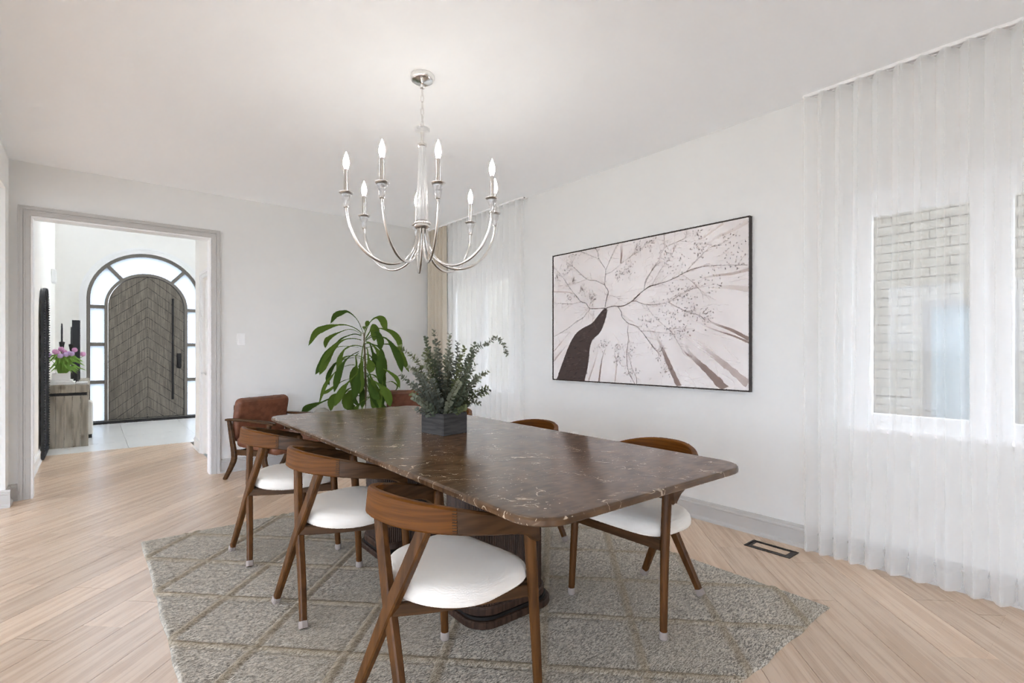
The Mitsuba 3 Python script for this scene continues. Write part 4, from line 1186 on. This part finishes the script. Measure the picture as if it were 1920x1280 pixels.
sheer('white sheer ripple-fold curtain at the right edge, over the near window', -0.45, 1.235, 0.0925, 3)
sheer('white sheer ripple-fold curtain in the far corner beside the beige drape', 3.815, 5.225, 0.095, 8)
solo('beige_drape', 'beige opaque drape gathered in the far corner beside the sheer curtain', 'drape', wave_sheet(5.275, 5.665, 0.012, 2.722, 0.088, 0.034, seed=5, drift=0.3), DRAPE, True)
for lab, a, b in (('white ceiling track of the near sheer curtain', -0.5, 1.24), ('white ceiling track of the far sheer curtain and beige drape', 3.81, 5.69)):
    k = thing('curtain_track', lab, 'curtain track')
    part(k, 'rail', cat(box(TR0, TR0 + 0.010, a, b, 2.722, 2.7395), box(TR1 - 0.010, TR1, a, b, 2.722, 2.7395), box(TR0, TR1, a, b, 2.733, 2.7395)), WHITE)
    part(k, 'channel', box(TR0 + 0.0101, TR1 - 0.0101, a + 0.002, b - 0.002, 2.7315, 2.7329), BLACK, label='dark runner channel')

# ------------------------------------------------------------------ planter with eucalyptus
PB = rotz(math.radians(8.0), (1.4995, 2.4006, 0.7555))
pl = thing('planter_box', 'charcoal wooden planter box on the marble table', 'planter')
hx, hy, hz, w = 0.0835, 0.095, 0.115, 0.011
for nm, b in (('side_board', box(-hx, hx, -hy, -hy + w, 0, hz, 0.0015)), ('side_board', box(-hx, hx, hy - w, hy, 0, hz, 0.0015)),
              ('side_board', box(-hx, -hx + w, -hy + w, hy - w, 0, hz, 0.0015)), ('side_board', box(hx - w, hx, -hy + w, hy - w, 0, hz, 0.0015)), ('bottom', box(-hx + w, hx - w, -hy + w, hy - w, 0, 0.01))):
    part(pl, nm, xf(b, PB), SLATE)
part(pl, 'foam', xf(box(-hx + w, hx - w, -hy + w, hy - w, 0.01, 0.095), PB), SOIL)
euc = thing('eucalyptus_arrangement', 'grey-green eucalyptus branches standing in the charcoal planter box', 'plant')
RV, FV = np.array([math.cos(YAW), -math.sin(YAW), 0]), np.array([math.sin(YAW), math.cos(YAW), 0])
er = np.random.default_rng(21)


def leaf_disc(c, axis, nrm, rad):
    """A small rounded, slightly cupped leaf growing from c along axis."""
    side = np.cross(nrm, axis)
    a = np.linspace(0, 2 * np.pi, 9)[:-1]
    P = [c + axis * (rad * (1 - np.cos(t))) + side * (rad * 0.95 * np.sin(t)) + nrm * (rad * 0.22 * np.sin(t) ** 2) for t in a]
    return np.array(P + [c + axis * rad]), [[8, k, (k + 1) % 8] for k in range(8)]


for si, pts in enumerate(EUCALYPTUS_STEMS):
    side = pts[-1][0] / 0.3
    dep = float(er.uniform(-0.16, 0.16)) * (0.4 if abs(side) > 0.7 else 1.0)
    root = np.array([1.4995, 2.4006, 0.0]) + RV * np.clip(pts[0][0] * 1.2, -0.05, 0.05) + FV * (dep * 0.35 if abs(dep) < 0.2 else 0)
    Q = smooth_path(pts, 40)
    fr = np.linspace(0, 1, 40)
    P = root + RV * (Q[:, 0] - pts[0][0])[:, None] + FV * (dep * fr ** 1.3)[:, None]
    P[:, 2] = 0.850 + Q[:, 1]
    P = np.vstack([P[0] - [0, 0, 0.03], P])
    st = part(euc, 'stem', tube(P, np.linspace(0.0022, 0.0009, len(P)), 5), STEM, True)
    t = np.gradient(P, axis=0)
    L = np.concatenate([[0], np.cumsum(np.linalg.norm(np.diff(P, axis=0), axis=1))])
    V, F, nv = [], [], 0
    turn = er.uniform(0, 6.28)
    pos = 0.035
    while pos < L[-1]:
        k = min(int(np.searchsorted(L, pos)), len(P) - 1)
        d = t[k] / np.linalg.norm(t[k])
        u = np.cross(d, [0.31, 0.52, 0.79])
        u /= np.linalg.norm(u)
        w2 = np.cross(d, u)
        f = pos / L[-1]
        rad = 0.0143 * (1.05 - 0.45 * f) * er.uniform(0.8, 1.2)
        for h in (0, math.pi):
            o = math.cos(turn + h) * u + math.sin(turn + h) * w2
            ax = o * 0.9 + d * er.uniform(0.1, 0.7)
            ax /= np.linalg.norm(ax)
            nm = np.cross(ax, np.cross(d, ax)) + er.normal(0, 0.25, 3)
            nm -= ax * (nm @ ax)
            nm /= np.linalg.norm(nm)
            v, fc = leaf_disc(P[k] + o * 0.002, ax, nm, rad)
            V.append(v)
            F.append(np.array(fc) + nv)
            nv += len(v)
        turn += 1.57 + er.normal(0, 0.25)
        pos += 0.0102 * er.uniform(0.85, 1.2)
    part(st, 'leaves', M(np.vstack(V), np.vstack(F)), EUC[si % 5], False, kind='stuff')

# ------------------------------------------------------------------ corn plant behind the table
PC = np.array([2.25, 5.18, 0.58])
corn = thing('corn_plant', 'tall green corn plant with long arching strap leaves against the back wall', 'plant')
part(corn, 'pot', lathe([(0.115, 0.0), (0.125, 0.006), (0.155, 0.30), (0.163, 0.305), (0.163, 0.335), (0.150, 0.335), (0.148, 0.31), (0.0, 0.31)], 40, (PC[0], PC[1])), STONEWARE, 40)
part(corn, 'cane', tube([(PC[0], PC[1], 0.29), (PC[0] + 0.005, PC[1], 0.8), (PC[0] - 0.004, PC[1], 1.12), (PC[0] - 0.012, PC[1] + 0.008, 1.40)], [0.013, 0.012, 0.010, 0.007], 12), STEM, True)
cr = np.random.default_rng(4)
more, mr_ = [], np.random.default_rng(9)
for k in (3, 4, 6, 7, 8, 9, 10, 19, 20, 22, 24, 25, 30, 31, 15, 16, 17, 18):      # lower tiers repeat the habit of the traced leaves
    w0, pts0 = CORN_LEAVES[k]
    sx, sy, dz = mr_.uniform(0.55, 0.95) * (-1 if mr_.random() < 0.45 else 1), mr_.uniform(0.75, 1.0), mr_.uniform(-0.22, -0.06)
    base = pts0[0]
    more.append((w0 * 0.92, [(float(np.clip((x - base[0]) * sx + base[0] * 0.5, -0.26, 0.20)), max((z - base[1]) * sy + base[1] + dz, -0.02)) for x, z in pts0]))
for li, (wmax, pts) in enumerate(CORN_LEAVES + more):
    Q = smooth_path(pts, 26)
    fr = np.linspace(0, 1, 26)
    dep = float(cr.uniform(-0.30, 0.16)) * (0.5 + 0.5 * min(1, np.ptp(Q[:, 0]) / 0.4))
    lat = Q[:, 0]
    dmax = (PC[1] + 0.42 - PC[1])
    P = PC + RV * lat[:, None] + FV * (dep * fr)[:, None]
    P[:, 2] = PC[2] + Q[:, 1]
    P[:, 1] = np.minimum(P[:, 1], 5.63)
    t = np.gradient(P, axis=0)
    t /= np.linalg.norm(t, axis=1, keepdims=True)
    look = FV * math.cos(0.5) + RV * math.sin(0.5) * cr.uniform(-1, 1) + np.array([0, 0, cr.uniform(-0.4, 0.1)])
    wd = np.cross(t, look)
    wd /= np.linalg.norm(wd, axis=1, keepdims=True)
    nm = np.cross(wd, t)
    prof = np.interp(fr, [0, 0.33, 0.48, 0.60, 0.75, 0.87, 0.95, 1.0], [0.09, 0.12, 0.27, 0.60, 1.0, 0.88, 0.48, 0.03])
    wig = 1 - 0.30 * np.exp(-((fr - 0.5) / 0.06) ** 2) * (li % 2)
    hw = wmax * 0.56 * prof * wig
    cols = []
    for a, dz in ((-1.0, 0.10), (-0.5, 0.03), (0, -0.05), (0.5, 0.03), (1.0, 0.10)):
        ripple = 0.06 * np.sin(fr * 30 + li + 2 * a) * abs(a)
        cols.append(P + wd * (hw * a)[:, None] + nm * (hw * (dz * 2 + ripple))[:, None])
    G = np.stack(cols, 1)
    n, m = G.shape[:2]
    i, j = np.meshgrid(np.arange(n - 1), np.arange(m - 1), indexing='ij')
    q = np.stack([i * m + j, (i + 1) * m + j, (i + 1) * m + j + 1, i * m + j + 1], -1).reshape(-1, 4)
    part(corn, 'leaf', M(G.reshape(-1, 3), np.vstack([q[:, [0, 1, 2]], q[:, [0, 2, 3]]])), LEAF_A if li % 3 else LEAF_B, True)

solo('stoneware_vase', 'rounded grey stoneware vase peeking over the far table edge left of the corn plant', 'vase',
     lathe([(0.07, 0.0), (0.085, 0.01), (0.105, 0.12), (0.115, 0.32), (0.108, 0.46), (0.090, 0.54), (0.068, 0.582), (0.040, 0.604), (0.0, 0.610)], 40, (1.86, 5.38)), STONEWARE, 40)


# ------------------------------------------------------------------ leather armchairs (local frame: faces +x)
ARMCHAIR = []


def ac(name, mesh, m, smooth=30, label=None):
    ARMCHAIR.append((name, mikit.ply(mesh, m, smooth), label))


def cushion(hx, hy, hz, r):
    pr_ = [(0.03, -hz), (0.010, -hz + 0.008), (0.0, -hz + 0.025), (-0.004, 0), (0.0, hz - 0.025), (0.010, hz - 0.008), (0.03, hz), (0.10, hz + 0.006)]
    return soft_box(hx, hy, r, pr_, 8)


back = xf(cushion(0.205, 0.285, 0.045, 0.05), roty(math.radians(-78)))
back.apply_translation((-0.235, 0, 0.555))
ac('back_cushion', back, LEATHER, 40, 'worn brown leather back cushion')
seat = xf(cushion(0.27, 0.285, 0.05, 0.05), roty(math.radians(5)))
seat.apply_translation((0.045, 0, 0.335))
ac('seat_cushion', seat, LEATHER, 40, 'worn brown leather seat cushion')
for sg in (-1, 1):
    y = sg * 0.315
    ac('armrest', bar([(-0.305, y, 0.560), (-0.22, y, 0.566), (0.05, y, 0.570), (0.26, y, 0.562), (0.33, y, 0.552)], [0.030, 0.052, 0.058, 0.055, 0.040], 0.022, bevel=0.006), WAL_DK, 40)
    ac('rear_leg', bar(smooth_path([(-0.265, y, 0.552), (-0.225, y, 0.38), (-0.195, y, 0.225), (-0.235, y, 0.13), (-0.325, y, 0.0)], 18), [0.030] * 18, np.interp(np.linspace(0, 1, 18), [0, 0.5, 1], [0.036, 0.058, 0.034]), up=(0, 1, 0) if False else (1, 0, 0.0), bevel=0.005), WAL_DK, 40)
    ac('front_leg', bar(smooth_path([(0.27, y, 0.552), (0.225, y, 0.34), (0.20, y, 0.235), (0.24, y, 0.13), (0.30, y, 0.0)], 18), [0.030] * 18, np.interp(np.linspace(0, 1, 18), [0, 0.5, 1], [0.034, 0.055, 0.032]), up=(1, 0, 0), bevel=0.005), WAL_DK, 40)
    ac('side_rail', bar([(-0.20, y * 0.94, 0.262), (0.0, y * 0.94, 0.27), (0.21, y * 0.94, 0.278)], 0.024, 0.05), WAL_DK, 30)
ac('back_slat', bar([(-0.225, -0.30, 0.25), (-0.225, 0, 0.25), (-0.225, 0.30, 0.25)], 0.024, 0.045), WAL_DK, 30)
ac('back_slat', bar([(-0.322, -0.22, 0.66), (-0.322, 0, 0.66), (-0.322, 0.22, 0.66)], 0.02, 0.05), WAL_DK, 30)
for x, y, rot, lab in ((1.385, 5.235, -64.5, 'brown leather armchair with splayed wooden legs left of the corn plant'), (2.72, 5.02, -120.0, 'brown leather armchair in the far corner, partly hidden by the eucalyptus')):
    k = thing('leather_armchair', lab, 'armchair', 'leather armchairs by the back wall')
    W = T().translate([x, y, 0.0]).rotate([0, 0, 1], rot)
    for name, shape, lb in ARMCHAIR:
        part(k, name, {**shape, 'to_world': W}, None, label=lb)

# ------------------------------------------------------------------ small things on walls and floor
sw = thing('light_switch', 'white rocker light switch on the back wall beside the doorway', 'switch')
part(sw, 'plate', box(1.124, 1.197, YB - 0.006, YB - 0.0005, 1.262, 1.382, 0.002), WHITE)
part(sw, 'rocker', cat(box(1.143, 1.178, YB - 0.010, YB - 0.006, 1.288, 1.322, 0.001), box(1.143, 1.178, YB - 0.008, YB - 0.006, 1.322, 1.356, 0.001)), WHITE)
ol = thing('wall_outlet', 'white electrical outlet low on the picture wall behind the middle chair', 'outlet')
part(ol, 'plate', box(XW - 0.006, XW - 0.0005, 3.14, 3.212, 0.36, 0.475, 0.002), WHITE)
for z in (0.39, 0.445):
    part(ol, 'socket', box(XW - 0.008, XW - 0.006, 3.159, 3.193, z - 0.016, z + 0.016, 0.001), WHITE)
vt = thing('floor_vent', 'black framed wood-inlay floor vent set into the boards beside the baseboard', 'floor vent')
vx0, vx1, vy0, vy1 = 3.118, 3.250, 1.243, 1.512
part(vt, 'frame', cat(prism(sbox(vx0, vy0, vx1, vy1).difference(sbox(vx0 + 0.012, vy0 + 0.012, vx1 - 0.012, vy1 - 0.012)), 0.0, 0.004), prism(sbox(vx0 + 0.012, vy0 + 0.012, vx1 - 0.012, vy1 - 0.012), 0.0003, 0.0008)), FRAME)
part(vt, 'insert', box(vx0 + 0.036, vx1 - 0.036, vy0 + 0.036, vy1 - 0.036, 0.0008, 0.0045, 0.001), OAK, label='oak insert')

# ------------------------------------------------------------------ foyer furniture
con = thing('console_table', 'rustic weathered grey wood console along the hallway wall', 'console table')
cx0, cx1, cy0, cy1 = -0.425, -0.035, 8.40, 10.30
wb = (cx1 - cx0) / 5
for yy in (cy0, cy1 - 0.05):
    for k in range(5):
        part(con, 'board', box(cx0 + k * wb + 0.0015, cx0 + (k + 1) * wb - 0.0015, yy, yy + 0.05, 0.0, 0.645, 0.003), WEATHER)
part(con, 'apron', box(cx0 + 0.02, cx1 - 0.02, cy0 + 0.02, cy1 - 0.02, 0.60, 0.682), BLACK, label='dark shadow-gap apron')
for k in range(3):
    part(con, 'top_plank', box(cx0 - 0.01 + k * 0.137, cx0 - 0.01 + (k + 1) * 0.137 - 0.002, cy0 - 0.012, cy1 + 0.012, 0.682, 0.782, 0.004), WEATHER)
ot = thing('ottoman', 'pale upholstered cube ottoman half hidden behind the console', 'ottoman')
part(ot, 'cushion', soft_box(0.16, 0.17, 0.03, [(0.012, 0.05), (0.0, 0.06), (0.0, 0.46), (0.006, 0.49), (0.03, 0.505)], 6, -0.15, 9.30), BOUCLE, 40)
for sx in (-1, 1):
    for sy in (-1, 1):
        part(ot, 'foot', box(-0.15 + sx * 0.13 - 0.018, -0.15 + sx * 0.13 + 0.018, 9.30 + sy * 0.14 - 0.018, 9.30 + sy * 0.14 + 0.018, 0.0, 0.052, 0.002), BLACK)

mr = thing('arched_mirror', 'tall arched floor mirror with a black beaded frame leaning on the hallway wall', 'mirror')
my0, my1, mtop = 7.55, 8.33, 1.93
mc, mhw = (my0 + my1) / 2, (my1 - my0) / 2


def marc(hw, z0):
    a = np.linspace(0, np.pi, 28)
    return Polygon([(mc - hw, z0), (mc + hw, z0)] + [(mc + hw * math.cos(t), mtop - mhw + hw * math.sin(t)) for t in a])


MX = -0.418
part(mr, 'frame', prism(marc(mhw, 0.012).difference(marc(mhw - 0.045, 0.06)), MX - 0.014, MX + 0.014, 'x'), GRAPHITE, label='black frame')
part(mr, 'glass', prism(marc(mhw - 0.04, 0.055), MX - 0.012, MX - 0.006, 'x'), MIRROR)
line = marc(mhw - 0.012, 0.045).exterior
N = int(line.length / 0.030)
bd = [trimesh.creation.icosphere(1, 0.0085) for _ in range(N)]
for k, b in enumerate(bd):
    p = line.interpolate(k * line.length / N)
    b.apply_translation((MX + 0.017, p.x, p.y))
part(mr, 'beading', cat(bd), GRAPHITE, True, kind='stuff')

bk = None
for k, (a, b, c, d, z0, z1, lab) in enumerate(((-0.415, -0.165, 8.46, 8.80, 0.783, 0.812, 'lower pale book under the tulip box on the console'), (-0.405, -0.185, 8.48, 8.78, 0.8125, 0.838, 'upper pale book under the tulip box on the console'))):
    key = thing('book', lab, 'book', 'books under the tulip box')
    part(key, 'cover', cat(box(a, b, c, d, z0, z0 + 0.003), box(a, b, c, d, z1 - 0.003, z1), box(a, a + 0.003, c, d, z0, z1)), PAPER)
    part(key, 'pages', box(a + 0.004, b - 0.004, c + 0.004, d - 0.004, z0 + 0.003, z1 - 0.003), WHITE)
tb = thing('tulip_box', 'white square planter holding tulips on the console', 'planter')
bx0, bx1, by0, by1, bz0, bz1 = -0.385, -0.215, 8.50, 8.67, 0.839, 0.925
part(tb, 'body', cat(box(bx0, bx1, by0, by0 + 0.012, bz0, bz1, 0.002), box(bx0, bx1, by1 - 0.012, by1, bz0, bz1, 0.002), box(bx0, bx0 + 0.012, by0, by1, bz0, bz1, 0.002), box(bx1 - 0.012, bx1, by0, by1, bz0, bz1, 0.002), box(bx0, bx1, by0, by1, bz0, bz0 + 0.01)), WHITE)
part(tb, 'soil', box(bx0 + 0.012, bx1 - 0.012, by0 + 0.012, by1 - 0.012, bz0 + 0.01, bz1 - 0.012), SOIL)
tu = thing('tulip_bunch', 'pink and lilac tulips with long green leaves in the white planter', 'flowers')
tr_ = np.random.default_rng(12)
TC = np.array([-0.30, 8.585, 0.915])
heads = [(-0.045, 0.03, 0.235, 1), (0.0, -0.03, 0.265, 1), (0.055, 0.05, 0.215, 0), (-0.005, -0.06, 0.185, 0), (0.035, -0.05, 0.20, 0), (0.095, 0.0, 0.255, 1), (0.155, 0.03, 0.205, 1), (0.075, -0.06, 0.21, 0), (-0.03, -0.04, 0.225, 1), (0.02, 0.02, 0.23, 1), (-0.085, 0.0, 0.19, 0)]
for dx, dy, hz_, pk in heads:
    dx, dy, hz_ = dx * 1.35, dy * 1.3, hz_ * 1.08
    P = smooth_path([TC + [dx * 0.15, dy * 0.2, -0.02], TC + [dx * 0.55, dy * 0.6, hz_ * 0.6], TC + [dx, dy, hz_]], 10)
    st = part(tu, 'stem', tube(P, 0.0028, 6), TULIPLEAF, True)
    part(st, 'blossom', lathe([(0.004, P[-1][2] - 0.004), (0.026, P[-1][2] + 0.006), (0.033, P[-1][2] + 0.024), (0.027, P[-1][2] + 0.046), (0.014, P[-1][2] + 0.056), (0.003, P[-1][2] + 0.054)], 18, (P[-1][0], P[-1][1]), 6, 0.10), PINK if pk else LILAC, True)
for k in range(64):
    a = tr_.uniform(0, 6.28)
    rad, up = tr_.uniform(0.08, 0.27), tr_.uniform(0.02, 0.20)
    o = np.array([math.cos(a), math.sin(a) * 0.7, 0])
    if o[0] < 0:
        o[0] *= 0.55
    Pm = smooth_path([TC + o * 0.03 + [0, 0, -0.02], TC + o * rad * 0.45 + [0, 0, up + 0.05], TC + o * rad + [0, 0, up - 0.02 * tr_.random()]], 10)
    sd = np.cross(np.gradient(Pm, axis=0), [0.3 * tr_.normal(), -1, 0.4])
    sd /= np.linalg.norm(sd, axis=1, keepdims=True)
    wdt = 0.011 * np.array([0.5, 0.8, 1, 1, 1, 0.95, 0.85, 0.65, 0.4, 0.05])
    G = np.stack([Pm - sd * wdt[:, None], Pm, Pm + sd * wdt[:, None]], 1)
    i, j = np.meshgrid(np.arange(9), np.arange(2), indexing='ij')
    q = np.stack([i * 3 + j, (i + 1) * 3 + j, (i + 1) * 3 + j + 1, i * 3 + j + 1], -1).reshape(-1, 4)
    part(tu, 'leaf', M(G.reshape(-1, 3), np.vstack([q[:, [0, 1, 2]], q[:, [0, 2, 3]]])), TULIPLEAF, True)
solo('marble_tray', 'flat pale marble tray at the outer corner of the console', 'tray', soft_box(0.058, 0.22, 0.008, [(0.002, 0.783), (0, 0.785), (0, 0.797), (0.002, 0.799)], 4, -0.102, 8.70), TILE, 30)
solo('black_vase', 'small black vase behind the white tulip planter', 'vase', lathe([(0.035, 0.783), (0.038, 0.79), (0.038, 0.90), (0.033, 0.93), (0.028, 0.93), (0.028, 0.80)], 28, (-0.175, 8.97)), BLACK, 40)
for x, y, h, lab in ((-0.323, 9.40, 0.80, 'black taper candle holder nearest the mirror on the console'), (-0.222, 9.40, 0.755, 'black taper candle holder in front of the dark panel on the console')):
    k = thing('candle_holder', lab, 'candle holder', 'black candle holders on the console')
    part(k, 'stand', lathe([(0.05, 0.783), (0.05, 0.79), (0.010, 0.80), (0.008, 0.783 + h * 0.45), (0.012, 0.783 + h * 0.5), (0.030, 0.783 + h * 0.66), (0.032, 0.783 + h * 0.68), (0.008, 0.783 + h * 0.69)], 24, (x, y)), BLACK, 40)
    part(k, 'taper', lathe([(0.0105, 0.783 + h * 0.69), (0.0105, 0.783 + h * 0.9), (0.008, 0.783 + h)], 16, (x, y)), GRAPHITE, 40)
solo('dark_panel', 'tall narrow dark grey panel standing on the console behind the candle holders', 'decorative panel', box(-0.226, -0.135, 9.80, 9.83, 0.783, 1.655, 0.003), GRAPHITE)
solo('chime_box', 'small white box high on the hallway wall above the mirror', 'door chime', cat(box(-0.4495, -0.405, 9.75, 9.99, 2.185, 2.375, 0.006), box(-0.405, -0.399, 9.77, 9.97, 2.205, 2.355, 0.003)), WHITE)
